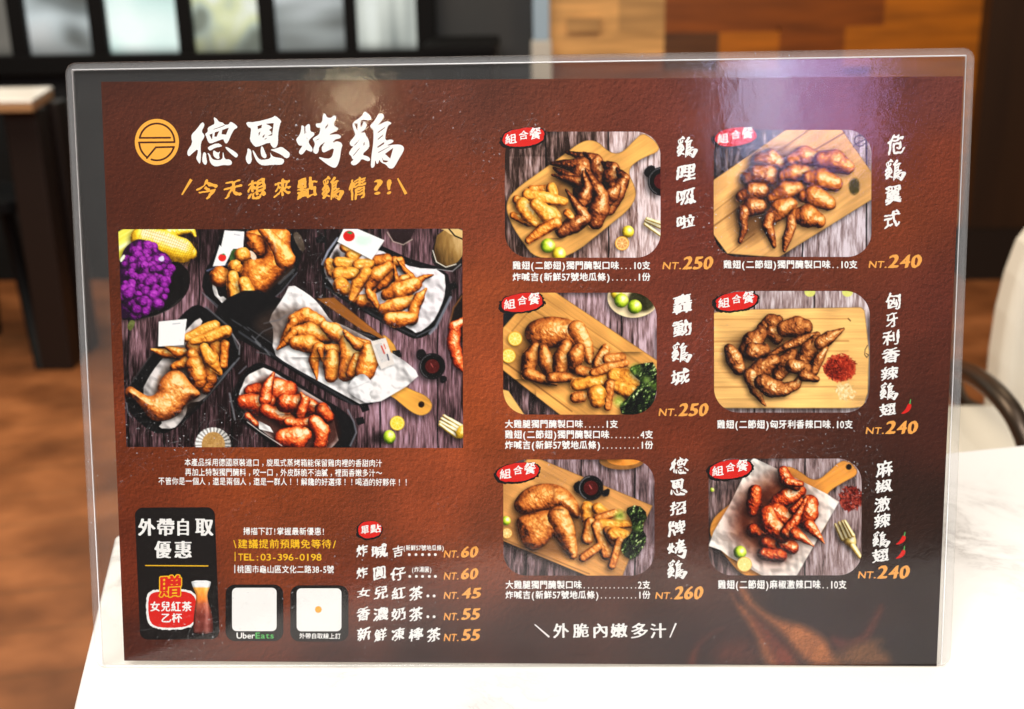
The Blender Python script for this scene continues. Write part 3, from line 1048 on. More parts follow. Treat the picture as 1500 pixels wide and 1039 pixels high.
def clear_film(name, reflect, haze, rough, scratches):
    """thin clear sheet: lets light straight through, mirrors a little by Fresnel, scatters a little"""
    m = bpy.data.materials.new(name); m.use_nodes = True
    nt = m.node_tree; nt.nodes.clear()
    out = nd(nt, 'ShaderNodeOutputMaterial')
    tr = nd(nt, 'ShaderNodeBsdfTransparent'); tr.inputs[0].default_value = (.97, .97, .965, 1)
    gl = nd(nt, 'ShaderNodeBsdfGlossy', Roughness=rough)
    df = nd(nt, 'ShaderNodeBsdfDiffuse'); df.inputs[0].default_value = (.85, .85, .86, 1)
    fr = nd(nt, 'ShaderNodeFresnel', IOR=1.52)
    ge = nd(nt, 'ShaderNodeNewGeometry')
    inv = nd(nt, 'ShaderNodeMath', operation='SUBTRACT'); inv.inputs[0].default_value = 1
    nt.links.new(ge.outputs['Backfacing'], inv.inputs[1])
    f1 = nd(nt, 'ShaderNodeMath', operation='MULTIPLY'); f1.inputs[1].default_value = reflect
    nt.links.new(fr.outputs[0], f1.inputs[0])
    f2 = nd(nt, 'ShaderNodeMath', operation='MULTIPLY'); nt.links.new(f1.outputs[0], f2.inputs[0]); nt.links.new(inv.outputs[0], f2.inputs[1])
    tc = nd(nt, 'ShaderNodeTexCoord')
    wob = nd(nt, 'ShaderNodeTexNoise', Scale=60.0, Detail=6, Roughness=.7); nt.links.new(tc.outputs['Object'], wob.inputs['Vector'])
    bm = nd(nt, 'ShaderNodeBump', Strength=.14, Distance=.0006); nt.links.new(wob.outputs[0], bm.inputs['Height'])
    nt.links.new(bm.outputs[0], gl.inputs['Normal'])
    hz = nd(nt, 'ShaderNodeValue'); hz.outputs[0].default_value = haze
    last = hz.outputs[0]
    if scratches:
        big = nd(nt, 'ShaderNodeTexNoise', Scale=14.0, Detail=2); nt.links.new(tc.outputs['Object'], big.inputs['Vector'])
        bigr = ramp(nt, [(.50, (0, 0, 0)), (.68, (1, 1, 1))]); nt.links.new(big.outputs[0], bigr.inputs[0])
        for rotz, scx, scy, lo, amt in ((R(35), 1300, 60, .67, .10), (R(-52), 1500, 75, .675, .08), (R(80), 1250, 55, .68, .08), (0, 620, 620, .685, .40), (R(20), 330, 380, .70, .16)):
            m0 = nd(nt, 'ShaderNodeMapping'); m0.inputs['Rotation'].default_value = (0, 0, rotz)
            mp = nd(nt, 'ShaderNodeMapping'); mp.inputs['Scale'].default_value = (scx, scy, 1)
            nt.links.new(tc.outputs['Object'], m0.inputs[0]); nt.links.new(m0.outputs[0], mp.inputs[0])
            n = nd(nt, 'ShaderNodeTexNoise', Scale=1.0, Detail=1); nt.links.new(mp.outputs[0], n.inputs['Vector'])
            r = ramp(nt, [(lo, (0, 0, 0)), (lo + .09, (amt, amt, amt))]); nt.links.new(n.outputs[0], r.inputs[0])
            q = nd(nt, 'ShaderNodeMath', operation='MULTIPLY'); nt.links.new(r.outputs[0], q.inputs[0]); nt.links.new(bigr.outputs[0], q.inputs[1])
            a = nd(nt, 'ShaderNodeMath', operation='ADD'); nt.links.new(last, a.inputs[0]); nt.links.new(q.outputs[0], a.inputs[1])
            last = a.outputs[0]
    h2 = nd(nt, 'ShaderNodeMath', operation='MULTIPLY'); nt.links.new(last, h2.inputs[0]); nt.links.new(inv.outputs[0], h2.inputs[1])
    m1 = nd(nt, 'ShaderNodeMixShader'); nt.links.new(h2.outputs[0], m1.inputs[0]); nt.links.new(tr.outputs[0], m1.inputs[1]); nt.links.new(df.outputs[0], m1.inputs[2])
    m2 = nd(nt, 'ShaderNodeMixShader'); nt.links.new(f2.outputs[0], m2.inputs[0]); nt.links.new(m1.outputs[0], m2.inputs[1]); nt.links.new(gl.outputs[0], m2.inputs[2])
    nt.links.new(m2.outputs[0], out.inputs[0])
    return m


M_FRONT = clear_film('clear_plastic_front', 1.55, .002, .085, True)
M_BACK = clear_film('clear_plastic_back', 1.2, .042, .12, False)
M_RIM = clear_film('clear_plastic_rim', 1.6, .20, .16, True)
M_SEAM = clear_film('plastic_seam', 2.0, .55, .2, False)


def quad(c): return [np.array(PX(*q)).ravel() for q in c]


def rounded(c, r, k=8):
    out = []
    c = [np.asarray(q, float) for q in c]
    for i in range(4):
        p0, p1, p2 = c[i - 1], c[i], c[(i + 1) % 4]
        a = (p0 - p1) / np.linalg.norm(p0 - p1); b = (p2 - p1) / np.linalg.norm(p2 - p1)
        o_ = p1 + (a + b) * r
        for t in np.linspace(0, math.pi / 2, k):
            out.append(o_ - b * r * math.cos(t) - a * r * math.sin(t))
    return out


OUTER = quad([(95, 92), (1428, 70), (1392, 975), (140, 978)])
INNER = quad([(107, 103), (1414, 82), (1378, 972), (151, 974)])
ou = rounded(OUTER, .0055); inn = rounded(INNER, .0012)


def sheet(name, z0, z1, mat):
    return MB().prism([tuple(q) for q in reversed(inn)], z0, z1).build(name, mat, sleeve)


sheet('front_sheet', .0007, .0010, M_FRONT)
sheet('back_sheet', -.0010, -.0007, M_BACK)
# sealed rim: a rounded ring closing the two sheets
mb = MB(); k = len(ou)
c_ = sum(ou) / k
prf = [(0.0, -.0011), (0.0, .0011), (.55, .0012), (.86, .0009), (1.0, .0002), (1.0, -.0002), (.86, -.0009), (.55, -.0012)]
for t, z in prf:
    for a, b in zip(inn, ou):
        q = a + (b - a) * t
        mb.v.append((q[0], q[1], z))
for a in range(len(prf)):
    b = (a + 1) % len(prf)
    for i in range(k):
        j = (i + 1) % k
        mb.f.append((b * k + i, b * k + j, a * k + j, a * k + i))
mb.build('sealed_rim', M_RIM, sleeve)
# the bright pressed seam along the inside of the rim
for a_, b_, w_ in ((INNER[0], INNER[1], .00036), (INNER[1], INNER[2], .00028), (INNER[3], INNER[0], .0003)):
    MB().tube([(*a_, .0012), (*b_, .0012)], w_, 8).build('pressed_seam', M_SEAM, sleeve, smooth=True)

# ------------------------------------------------------------------ the printed menu card inside it
card = empty('menu_card', CARD)
tag(card, 'brown printed chicken menu card with white brush lettering inside the clear holder', 'menu')

CPTS = [(160, 125, 78, 42, 30), (400, 140, 92, 56, 38), (700, 140, 96, 56, 44), (1050, 170, 112, 60, 48), (1380, 130, 108, 62, 56),
        (170, 300, 82, 41, 26), (420, 310, 88, 44, 28), (640, 300, 122, 63, 38), (720, 300, 126, 66, 42), (1000, 300, 110, 54, 42), (1390, 250, 122, 62, 40), (1300, 300, 126, 66, 38),
        (690, 450, 152, 80, 42), (690, 600, 164, 84, 40), (720, 540, 155, 80, 44), (1000, 520, 120, 62, 48), (1380, 450, 104, 54, 42), (1370, 530, 90, 48, 36),
        (175, 500, 102, 50, 26), (180, 650, 124, 60, 30), (400, 690, 150, 76, 34), (640, 720, 154, 80, 46), (1000, 640, 118, 58, 36), (1370, 620, 72, 40, 32),
        (190, 850, 112, 52, 32), (420, 810, 142, 74, 40), (510, 880, 124, 64, 42), (720, 800, 128, 74, 50), (1010, 800, 84, 54, 44), (1340, 750, 52, 36, 30), (1010, 720, 96, 54, 40),
        (190, 950, 78, 42, 34), (500, 955, 66, 38, 34), (760, 950, 62, 38, 34), (1000, 950, 54, 36, 34), (1360, 850, 42, 34, 32), (1360, 960, 40, 34, 32), (1180, 880, 46, 36, 33), (620, 970, 50, 30, 28)]


def veil(X, Y):
    """what the clear sheet adds by itself: lower there, the white table is mirrored in it"""
    return np.zeros_like(X)


def flames(X, Y, rgb):
    """the printed orange veil of flame in the lower right corner"""
    def pt(z): return [(980 + a / 3.409, 880 + b / 3.409) for a, b in z]
    def add(pts, c, a, soft):
        d = sdf_poly(X, Y, smooth_poly(pt(pts), 2))
        w = np.clip(d / (soft * 1.6) + .32, 0, 1) * np.minimum(1, a * 1.15) * (.65 + .7 * fbm(X + Y * .6, Y - X * .6, 14, 60, seed=77))
        rgb[:] = rgb * (1 - w[..., None]) + np.array(c) * w[..., None]
    add([(90, 330), (100, 270), (170, 180), (290, 130), (215, 165), (150, 220), (130, 330)], (140, 62, 40), .55, 8)
    add([(210, 330), (220, 210), (330, 190), (420, 190), (470, 330)], (96, 46, 32), .55, 14)
    add([(300, -60), (330, 10), (400, 40), (450, 130), (520, 230), (560, 330), (470, 330), (440, 200), (390, 110), (340, 40)], (158, 92, 52), .8, 8)
    add([(330, -90), (385, -60), (420, 10), (520, 80), (640, 110), (720, 140), (780, 180), (820, 260), (880, 330), (690, 330), (620, 240), (540, 150), (430, 60), (380, 10)], (168, 100, 56), .95, 9)
    add([(400, 60), (480, 110), (560, 190), (640, 280), (670, 335), (540, 335), (500, 250), (440, 150)], (128, 58, 36), .7, 9)
    add([(780, 335), (820, 260), (900, 210), (1000, 185), (1090, 195), (1040, 225), (1110, 270), (1115, 335)], (124, 82, 50), .7, 10)
    add([(800, 170), (880, 195), (960, 180), (1010, 100), (1060, 10), (1070, 40), (1040, 110), (1000, 190), (900, 225), (830, 250)], (128, 52, 34), .6, 10)


# paper: a thin card with the printed ground on its face
nx_, ny_ = 421, 286
qc = [(148, 120), (1411, 112), (1372, 976), (182, 968)]
U, V_ = np.meshgrid(np.linspace(0, 1, nx_), np.linspace(0, 1, ny_))
q = np.array(qc, float)
XX = (q[0, 0] * (1 - U) + q[1, 0] * U) * (1 - V_) + (q[3, 0] * (1 - U) + q[2, 0] * U) * V_
YY = (q[0, 1] * (1 - U) + q[1, 1] * U) * (1 - V_) + (q[3, 1] * (1 - U) + q[2, 1] * U) * V_
W_ = 0; acc = 0
for (a, b, r, g, bl) in CPTS:
    w = 1.0 / (((XX - a) ** 2 + (YY - b) ** 2) / 3600 + .4) ** 1.6
    W_ = W_ + w; acc = acc + w[..., None] * np.array([r, g, bl], float)
rgb = acc / W_[..., None] * np.array([.96, .85, .79])
rgb *= (1 + (fbm(XX, YY, 60, seed=12) - .5) * .28)[..., None]
flames(XX, YY, rgb)
lin = np.clip(s2l(np.clip(rgb, 0, 255) / 255) * INK_K, .003, .8)
gx_, gy_ = PX(XX, YY)
me = bpy.data.meshes.new('printed_ground')
idx = np.arange(nx_ * ny_).reshape(ny_, nx_)
fq = np.stack([idx[:-1, :-1], idx[1:, :-1], idx[1:, 1:], idx[:-1, 1:]], -1).reshape(-1, 4)
me.vertices.add(nx_ * ny_); me.vertices.foreach_set('co', np.stack([gx_, gy_, np.zeros_like(gx_)], -1).ravel().astype('f'))
me.loops.add(fq.size); me.loops.foreach_set('vertex_index', fq.ravel().astype('i'))
me.polygons.add(len(fq)); me.polygons.foreach_set('loop_start', (np.arange(len(fq)) * 4).astype('i'))
me.update(calc_edges=True)
ca = me.color_attributes.new('Col', 'FLOAT_COLOR', 'POINT')
c4 = np.ones((nx_ * ny_, 4), 'f'); c4[:, :3] = lin.reshape(-1, 3)
ca.data.foreach_set('color', c4.ravel())
m, nt, p, o = new_mat('printed_leather_ground')
at_ = nd(nt, 'ShaderNodeAttribute', attribute_name='Col')
tc = nd(nt, 'ShaderNodeTexCoord')


def leather(offset):
    mp = nd(nt, 'ShaderNodeMapping'); mp.inputs['Location'].default_value = offset
    nt.links.new(tc.outputs['Object'], mp.inputs[0])
    a = nd(nt, 'ShaderNodeTexNoise', Scale=420.0, Detail=4, Roughness=.6, Distortion=.35)
    nt.links.new(mp.outputs[0], a.inputs['Vector'])
    return a.outputs[0]


sb = nd(nt, 'ShaderNodeMath', operation='SUBTRACT'); nt.links.new(leather((0, 0, 0)), sb.inputs[0]); nt.links.new(leather((.00045, -.0005, 0)), sb.inputs[1])
ma = nd(nt, 'ShaderNodeMath', operation='MULTIPLY_ADD'); nt.links.new(sb.outputs[0], ma.inputs[0]); ma.inputs[1].default_value = 1.7; ma.inputs[2].default_value = 1.0
spk = nd(nt, 'ShaderNodeTexNoise', Scale=1500.0, Detail=1); nt.links.new(tc.outputs['Object'], spk.inputs['Vector'])
sr = nd(nt, 'ShaderNodeMapRange'); sr.inputs[1].default_value = .3; sr.inputs[2].default_value = .7; sr.inputs[3].default_value = .88; sr.inputs[4].default_value = 1.12
nt.links.new(spk.outputs[0], sr.inputs[0])
mq = nd(nt, 'ShaderNodeMath', operation='MULTIPLY'); nt.links.new(ma.outputs[0], mq.inputs[0]); nt.links.new(sr.outputs[0], mq.inputs[1])
mv = nd(nt, 'ShaderNodeVectorMath', operation='SCALE'); nt.links.new(at_.outputs['Color'], mv.inputs[0]); nt.links.new(mq.outputs[0], mv.inputs['Scale'])
nt.links.new(mv.outputs[0], p.inputs['Base Color'])
p.inputs['Roughness'].default_value = .55; p.inputs['Specular IOR Level'].default_value = .12
me.materials.append(m)
o = bpy.data.objects.new('printed_ground', me); col.objects.link(o); o.parent = card
MB().prism([tuple(np.array(PX(*z)).ravel()) for z in reversed(qc)], -.0004, -.00004).build('card_stock', M_PAPER, card)
# ------------------------------------------------------------------ printed photographs
def rr_clip(x0, y0, x1, y1, r): return lambda X, Y: rr_sdf(X, Y, x0, y0, x1, y1, r)


Z_PIC = .00004
WOOD_D, WOOD_L = (54, 35, 28), (216, 192, 190)


def lr_bias(x0, x1, a, b, y0=0, y1=1, dy=0.0):
    return lambda X, Y: np.interp(X, [x0, x1], [a, b]) + dy * (Y - y0) / (y1 - y0)


def cup(s, x, y, r, ri, handle):
    s.part('sauce_cup')
    for h in handle: s.poly(h, (26, 24, 26), 1, var=4, sh=(-3, 3, 3, .5))
    s.poly(s.circle(x, y, r), (24, 22, 24), 1, var=5, sh=(-4, 4, 4, .6))
    s.line([(x + r * .9 * math.cos(t), y + r * .9 * math.sin(t)) for t in np.linspace(2.0, 4.6, 9)], 4, (150, 150, 155), .7)
    s.poly(s.circle(x, y, r * .82), (16, 12, 13), 1, var=3)
    s.poly(s.circle(x, y, ri), (92, 20, 18), 1, var=14, nsc=3)
    s.line([(x - ri * .2, y - ri * .4), (x + ri * .1, y + ri * .1)], 5, (226, 120, 116), .7)


def fork_tines(s, lines, w):
    s.part('fork')
    for l in lines: s.tube(l, [w] * len(l), [(0, (110, 84, 30)), (.5, (214, 184, 96)), (.8, (250, 238, 190)), (1, (255, 252, 235))], vn=.05, bump=.1)


def lettuce(s, pts, brights):
    s.part('lettuce')
    def fn(X, Y, d, c):
        g = fbm(X, Y, 9, seed=s.seed + 3, octv=4, gain=.7); gy, gx = np.gradient(g * 20)
        v = np.clip(.32 + (g - .5) * 1.1 - gx * .25 - gy * .2, 0, 1)
        return cmap(v, [(0, (10, 14, 14)), (.4, (26, 38, 22)), (.7, (66, 92, 40)), (.9, (150, 180, 96)), (1, (214, 226, 170))])
    s.poly(pts, (30, 40, 24), 1, fn=fn, sh=(-3, 3, 3, .5))
    for x, y, r in brights:
        def fb(X, Y, d, c):
            g = fbm(X, Y, 5, seed=s.seed + 13, octv=3)
            return cmap(np.clip(g * 1.3 - .1, 0, 1), [(0, (40, 66, 20)), (.5, (120, 164, 48)), (1, (214, 232, 140))])
        s.poly(s.circle(x, y, r * .85), (120, 160, 50), 1, fn=fb, soft=9, alpha=.75)


# ---- ten wings and sweet potato fries on a paddle board
s = Pic(739.5, 193, 967.5, 378, rr_clip(739.5, 193, 967.5, 377.6, 36))
s.view(740, 185, 5.196)
s.planks(WOOD_D, (224, 206, 208), [308, 785], lambda X, Y: np.interp(X, [740, 800, 860, 900, 967], [.12, .2, .42, .66, .84]) - .12 * (Y < 230) * (X < 880))
s.part('paddle_board')
s.wood([(0, 600), (60, 490), (330, 300), (480, 190), (560, 130), (640, 100), (720, 125), (770, 180), (840, 212), (900, 190), (960, 130), (1040, 50), (1100, 80), (1150, 120), (1185, 190), (1050, 240), (960, 300), (940, 360), (985, 450), (1000, 540), (940, 640), (800, 750), (480, 1010), (230, 1010), (130, 880), (40, 740)], (226, 164, 84), -.55)
s.poly([(200, 600), (330, 430), (480, 300), (480, 620), (420, 840), (330, 700)], (70, 34, 14), 2, soft=30, alpha=.55, setid=False)
for q in (((640, 330), (690, 262), (460, 195), 56), ((720, 395), (690, 270), (600, 205), 60), ((800, 440), (820, 325), (735, 275), 60), ((790, 640), (905, 400), (850, 325), 50),
          ((560, 390), (590, 300), (350, 285), 66), ((600, 560), (590, 450), (370, 320), 66), ((780, 570), (845, 470), (765, 420), 48), ((640, 470), (560, 420), (360, 372), 44),
          ((690, 725), (735, 540), (610, 325), 68), ((570, 600), (625, 470), (590, 340), 46), ((430, 800), (610, 700), (465, 485), 56)):
    s.part('chicken_wing'); s.wing(*q, DARKG, tip=.42, vn=.22, v0=.02, k=.82, spec=.34)
for pts, rr in (([(60, 680), (180, 730)], [22, 30]), ([(90, 560), (130, 590)], [30, 30]), ([(200, 480), (300, 475)], [24, 22]), ([(350, 470), (370, 520)], [34, 28]), ([(350, 640), (395, 690)], [34, 26]), ([(170, 520), (290, 545), (445, 575)], [36, 42, 26]),
                ([(130, 600), (180, 670), (230, 735)], [44, 52, 30]), ([(230, 590), (330, 680)], [36, 54]), ([(175, 870), (280, 790), (385, 735)], [22, 38, 34]), ([(470, 660), (500, 690)], [24, 20])):
    s.part('sweet_potato_fry'); s.tube(pts, rr, FRY if rr[0] > 30 else GOLD, flat=True, vn=.12, v0=.14)
cup(s, 1195, 420, 112, 62, [[(1048, 345), (1100, 292), (1150, 310), (1130, 390), (1075, 392)]])
fork_tines(s, [[(1070, 720), (1190, 775)], [(1064, 745), (1190, 835)], [(1080, 705), (1190, 742)]], 9)
for x, y, r, st_ in ((935, 802, 46, LEMON), (325, 910, 56, LIME), (408, 972, 54, LEMON)):
    s.part('lime'); s.ball(x, y, r, st_, vn=.1)
s.part('lime_half'); s.citrus(890, 892, 54, (232, 150, 40), (214, 148, 78))
s.build('dish_photo', card, Z_PIC, 'printed photo of dark glazed wings and fries on a paddle board')

# ---- twelve plump wings in rows on a plank
s = Pic(1045.5, 190.5, 1276.5, 376.5, rr_clip(1045.5, 190.5, 1276.5, 376.5, 36))
s.view(1030, 170, 3.997)
s.planks((44, 34, 34), (206, 194, 202), [240, 580, 955], lambda X, Y: np.interp(X, [1045, 1110, 1160, 1276], [.06, .16, .5, .8]), contrast=1.3)
s.part('serving_board')
s.wood([(40, 390), (60, 375), (490, 76), (810, 76), (988, 330), (988, 490), (440, 830), (140, 806), (56, 690)], (222, 166, 98), -.6, smooth=0)
for a, b, w in (((415, 225), (620, 80), 6), ((560, 255), (830, 96), 8), ((62, 645), (240, 515), 7), ((150, 806), (300, 690), 4), ((62, 560), (180, 470), 3)):
    s.line([a, b], w, (112, 70, 34), .75, soft=2)
s.poly([(150, 560), (210, 400), (330, 190), (560, 180), (560, 520), (360, 700), (220, 760)], (60, 30, 14), 2, soft=26, alpha=.62, setid=False)
for pts, rr, tp_ in (([(330, 262), (390, 255), (440, 275)], [40, 52, 36], .1), ([(520, 262), (590, 235), (640, 245)], [34, 50, 40], 0), ([(700, 255), (770, 265), (845, 300)], [42, 56, 34], 0),
                     ([(260, 365), (310, 345), (375, 350)], [34, 46, 54], 0), ([(470, 350), (530, 335), (580, 335)], [30, 46, 40], 0), ([(620, 365), (690, 370), (770, 395)], [36, 54, 38], 0),
                     ([(225, 470), (290, 440), (335, 440)], [28, 46, 42], .1), ([(405, 480), (480, 440), (545, 425)], [30, 48, 36], 0), ([(590, 470), (650, 470), (735, 512)], [30, 54, 36], 0),
                     ([(245, 555), (290, 530), (325, 530)], [32, 46, 38], 0), ([(400, 590), (450, 545), (505, 520)], [36, 50, 36], 0), ([(540, 585), (610, 585), (675, 612)], [34, 56, 36], 0)):
    s.part('chicken_wing'); s.tube(pts, rr, DARKG if tp_ or pts[0][0] < 300 else ROAST, vn=.16, v0=.04, spec=.4, sh=(-4, 3, 4, .6))
    if pts in ([(245, 555), (290, 530), (325, 530)],): s.tube([(238, 560), (232, 610), (240, 660), (215, 735)], [26, 20, 20, 9], DARKG, tip=.15, v0=-.02)
    if pts[0] == (400, 590): s.tube([(392, 590), (375, 640), (395, 690), (415, 765)], [26, 26, 22, 8], DARKG, tip=.1, v0=.02)
    if pts[0] == (540, 585): s.tube([(515, 600), (515, 650), (490, 720), (474, 790)], [22, 24, 22, 8], DARKG, tip=.12)
s.part('herb_heap'); s.poly(s.circle(885, 414, 26, 44), (66, 60, 24), 1, var=30, nsc=3, soft=7); s.scatter(885, 412, 30, 48, 240, 5, [(0, (36, 36, 14)), (1, (110, 96, 46))], 3)
s.part('wire_ring'); s.line(s.circle(918, 145, 32)[2:] + [(885, 170), (880, 180)], 6, (40, 38, 40), .95, setid=True)
s.build('dish_photo', card, Z_PIC, 'printed photo of plump glazed wings in rows on a plank')

# ---- leg quarter, wings and fries
s = Pic(737, 429, 962, 608, rr_clip(737, 429, 962, 607.5, 36))
s.view(720, 410, 3.997)
s.planks((44, 32, 32), (200, 172, 182), [110, 760], lambda X, Y: np.interp(X, [737, 800, 860, 962], [.12, .3, .55, .8]))
s.poly([(60, 200), (170, 180), (110, 300), (60, 330)], (30, 34, 38), 0, var=5, setid=False)
s.part('serving_board')
s.wood([(50, 300), (255, 70), (372, 70), (975, 475), (975, 640), (780, 800), (412, 800), (55, 520)], (220, 156, 78), .63, smooth=0)
s.wood([(60, 640), (100, 650), (200, 800), (100, 800)], (224, 168, 92), .63, smooth=0)
for a, b, w, c in (((250, 180), (960, 610), 5, (120, 72, 30)), ((300, 100), (970, 560), 4, (160, 104, 48)), ((60, 470), (470, 770), 7, (96, 54, 22)), ((120, 300), (240, 160), 5, (130, 80, 36))):
    s.line([a, b], w, c, .7, soft=2)
s.poly([(120, 500), (180, 300), (420, 240), (560, 420), (460, 620), (250, 640)], (70, 34, 12), 2, soft=24, alpha=.55, setid=False)
s.part('plate'); s.poly(s.circle(830, 105, 152, 118), (232, 212, 168), 1, var=16, nsc=5, sh=(-4, 4, 4, .5)); s.poly(s.circle(880, 120, 84, 70), (60, 58, 30), 1, var=26, nsc=5, soft=6)
for x, y, r, st_ in ((730, 80, 34, LEMON), (760, 122, 42, LIME), (838, 158, 42, LIME)):
    s.part('lime'); s.ball(x, y, r, st_, vn=.08)
s.part('chicken_leg')
s.blob([(190, 310), (205, 270), (240, 238), (330, 212), (430, 222), (500, 250), (560, 300), (592, 370), (604, 440), (578, 505), (545, 480), (520, 410), (450, 385), (330, 405), (250, 395), (205, 355)], ROAST, vn=.2, v0=.06, spec=.25, bump=.8)
s.line([(440, 230), (455, 280), (430, 340), (390, 385)], 12, (110, 50, 20), .45, soft=5); s.line([(300, 240), (260, 330)], 20, (120, 56, 22), .3, soft=8)
s.tube([(500, 290), (550, 380), (575, 480)], [44, 36, 14], ROAST, sh=None, v0=.16, vn=.1)
for pts, rr in (([(255, 390), (225, 460), (215, 535)], [20, 40, 34]), ([(300, 405), (320, 480), (350, 560)], [24, 40, 32]), ([(435, 385), (410, 460), (400, 535)], [30, 42, 36]), ([(510, 405), (490, 450), (485, 510)], [30, 40, 30]),
                ([(215, 550), (290, 580), (380, 612)], [30, 24, 7]), ([(350, 575), (420, 570), (490, 580)], [26, 28, 12]), ([(510, 530), (560, 545), (610, 565)], [24, 28, 16])):
    s.part('chicken_wing'); s.tube(pts, rr, ROAST, tip=.12, vn=.18, v0=.02)
for pts, rr in (([(665, 405), (630, 495)], [24, 38]), ([(680, 465), (760, 455)], [26, 24]), ([(600, 545), (690, 515), (785, 488)], [22, 28, 16]), ([(500, 615), (590, 605), (680, 580)], [30, 32, 24]),
                ([(715, 560), (790, 575), (865, 605)], [34, 44, 26]), ([(730, 625), (815, 660)], [30, 40]), ([(690, 615), (680, 745)], [26, 18]), ([(490, 690), (530, 685)], [26, 26]), ([(615, 670), (618, 710)], [46, 36])):
    s.part('sweet_potato_fry'); s.tube(pts, rr, FRY if rr[0] > 28 else ROAST, flat=True, vn=.14, v0=.06)
lettuce(s, [(800, 515), (870, 490), (970, 480), (970, 690), (900, 800), (765, 800), (745, 730), (790, 700), (835, 650), (880, 600), (830, 560)], [(845, 525, 34), (905, 585, 26), (745, 712, 32), (950, 620, 20)])
for x, y in ((138, 345), (100, 445)):
    s.part('orange_slice'); s.citrus(x, y, 42)
s.build('dish_photo', card, Z_PIC, 'printed photo of a roast leg with wings, fries and lettuce')

# ---- spiced wings with a red spice heap
s = Pic(1046, 426.5, 1274, 604.5, rr_clip(1046, 426.5, 1274, 604.5, 36))
s.view(1030, 410, 3.997)
s.planks((64, 52, 54), (214, 204, 208), [300, 650], lambda X, Y: np.interp(X, [1046, 1274], [.5, .7]), contrast=1.3)
for x in (625, 845): s.poly(s.circle(x, 72, 32, 28), (206, 206, 110), 1, var=14, setid=False)
s.part('serving_board')
s.wood([(40, 200), (75, 190), (300, 172), (925, 160), (946, 180), (972, 420), (965, 660), (940, 745), (860, 752), (140, 752), (40, 745)], (228, 176, 104), .0, smooth=0, var=26)
for y, w, a in ((232, 4, .7), (362, 8, .55), (420, 5, .4), (545, 4, .4), (630, 6, .55), (700, 3, .3)): s.line([(40, y), (500, y - 3), (850, y - 4)], w, (140, 88, 40), a, soft=2.5)
s.line([(850, 228), (862, 240)], 8, (96, 56, 26), .8)
s.poly([(110, 520), (140, 400), (250, 320), (520, 260), (640, 340), (560, 560), (330, 640)], (54, 26, 12), 2, soft=22, alpha=.6, setid=False)
SP4 = [(0, (30, 12, 8)), (.24, (100, 46, 22)), (.5, (168, 90, 40)), (.73, (214, 138, 70)), (.86, (240, 188, 120)), (1, (255, 232, 200))]
for pts, rr in (([(355, 290), (400, 255), (440, 235)], [36, 46, 22]), ([(405, 305), (430, 345)], [34, 28]), ([(480, 285), (550, 275), (600, 275)], [40, 50, 36]), ([(255, 410), (290, 365), (335, 320)], [38, 52, 34]), ([(290, 420), (350, 415)], [44, 34]),
                ([(155, 405), (180, 460), (210, 520)], [26, 42, 32]), ([(670, 320), (560, 360), (470, 400), (385, 445)], [14, 26, 18, 10]), ([(585, 465), (620, 410), (655, 355)], [38, 44, 28]),
                ([(690, 370), (740, 335), (825, 288)], [34, 30, 5]), ([(720, 400), (680, 460), (640, 535)], [10, 24, 28]), ([(440, 560), (480, 490), (515, 430)], [30, 46, 28]), ([(520, 505), (600, 525)], [34, 30]),
                ([(300, 550), (350, 515), (410, 475)], [42, 48, 34]), ([(275, 560), (300, 640), (362, 735)], [34, 26, 7]), ([(345, 600), (400, 635), (470, 645), (545, 615), (600, 520)], [38, 46, 34, 22, 6]), ([(590, 560), (665, 582)], [28, 14])):
    s.part('chicken_wing'); s.tube(pts, rr, SP4, tip=.12, vn=.2, v0=.0, bump=.9)
s.part('red_spice'); s.poly(s.circle(800, 518, 88, 74), (164, 36, 20), 1, var=40, nsc=4, soft=5); s.scatter(800, 515, 98, 82, 420, 9, [(0, (110, 22, 12)), (.6, (186, 48, 26)), (1, (226, 92, 52))], 5, .6); s.scatter(762, 525, 50, 60, 120, 7, [(0, (70, 14, 10)), (1, (130, 26, 16))], 8, .7)
s.part('garlic_flakes'); s.scatter(830, 655, 58, 55, 90, 12, [(0, (196, 160, 96)), (1, (240, 222, 176))], 6, .7)
s.part('wire_ring'); s.line([(962, 385), (948, 410), (946, 440), (958, 455), (968, 440), (955, 432)], 5, (50, 46, 44), .9, setid=True)
s.build('dish_photo', card, Z_PIC, 'printed photo of spiced wings beside a red spice heap')

# ---- two leg quarters with fries
s = Pic(737.3, 673.3, 958.6, 843.3, rr_clip(737.3, 673.3, 958.6, 843.3, 34))
s.view(720, 650, 3.353)
s.planks((50, 40, 42), (186, 166, 176), [170, 440, 705], lambda X, Y: np.interp(X, [737, 800, 860, 958], [.28, .36, .5, .62]))
s.part('plate'); s.poly(s.circle(640, 82, 112, 46), (150, 98, 46), 1, var=18, sh=(-3, 3, 3, .5)); s.poly(s.circle(650, 78, 84, 30), (226, 140, 52), 1, var=26, nsc=9)
s.part('serving_board')
s.wood([(50, 200), (178, 72), (232, 72), (792, 305), (745, 400), (668, 590), (642, 655), (480, 655), (50, 475)], (208, 146, 80), .5, smooth=0)
s.line([(60, 470), (480, 640)], 6, (108, 70, 36), .6, soft=2)
s.poly([(90, 480), (100, 300), (300, 200), (440, 330), (440, 560), (250, 560)], (60, 30, 14), 2, soft=20, alpha=.55, setid=False)
cup(s, 488, 218, 62, 36, [[(398, 200), (440, 176), (450, 250), (410, 240)], [(540, 235), (582, 215), (578, 258), (545, 262)]])
s.part('lime'); s.ball(72, 378, 22, LIME); s.part('lime_half'); s.citrus(76, 440, 26, (220, 140, 50), (232, 170, 90))
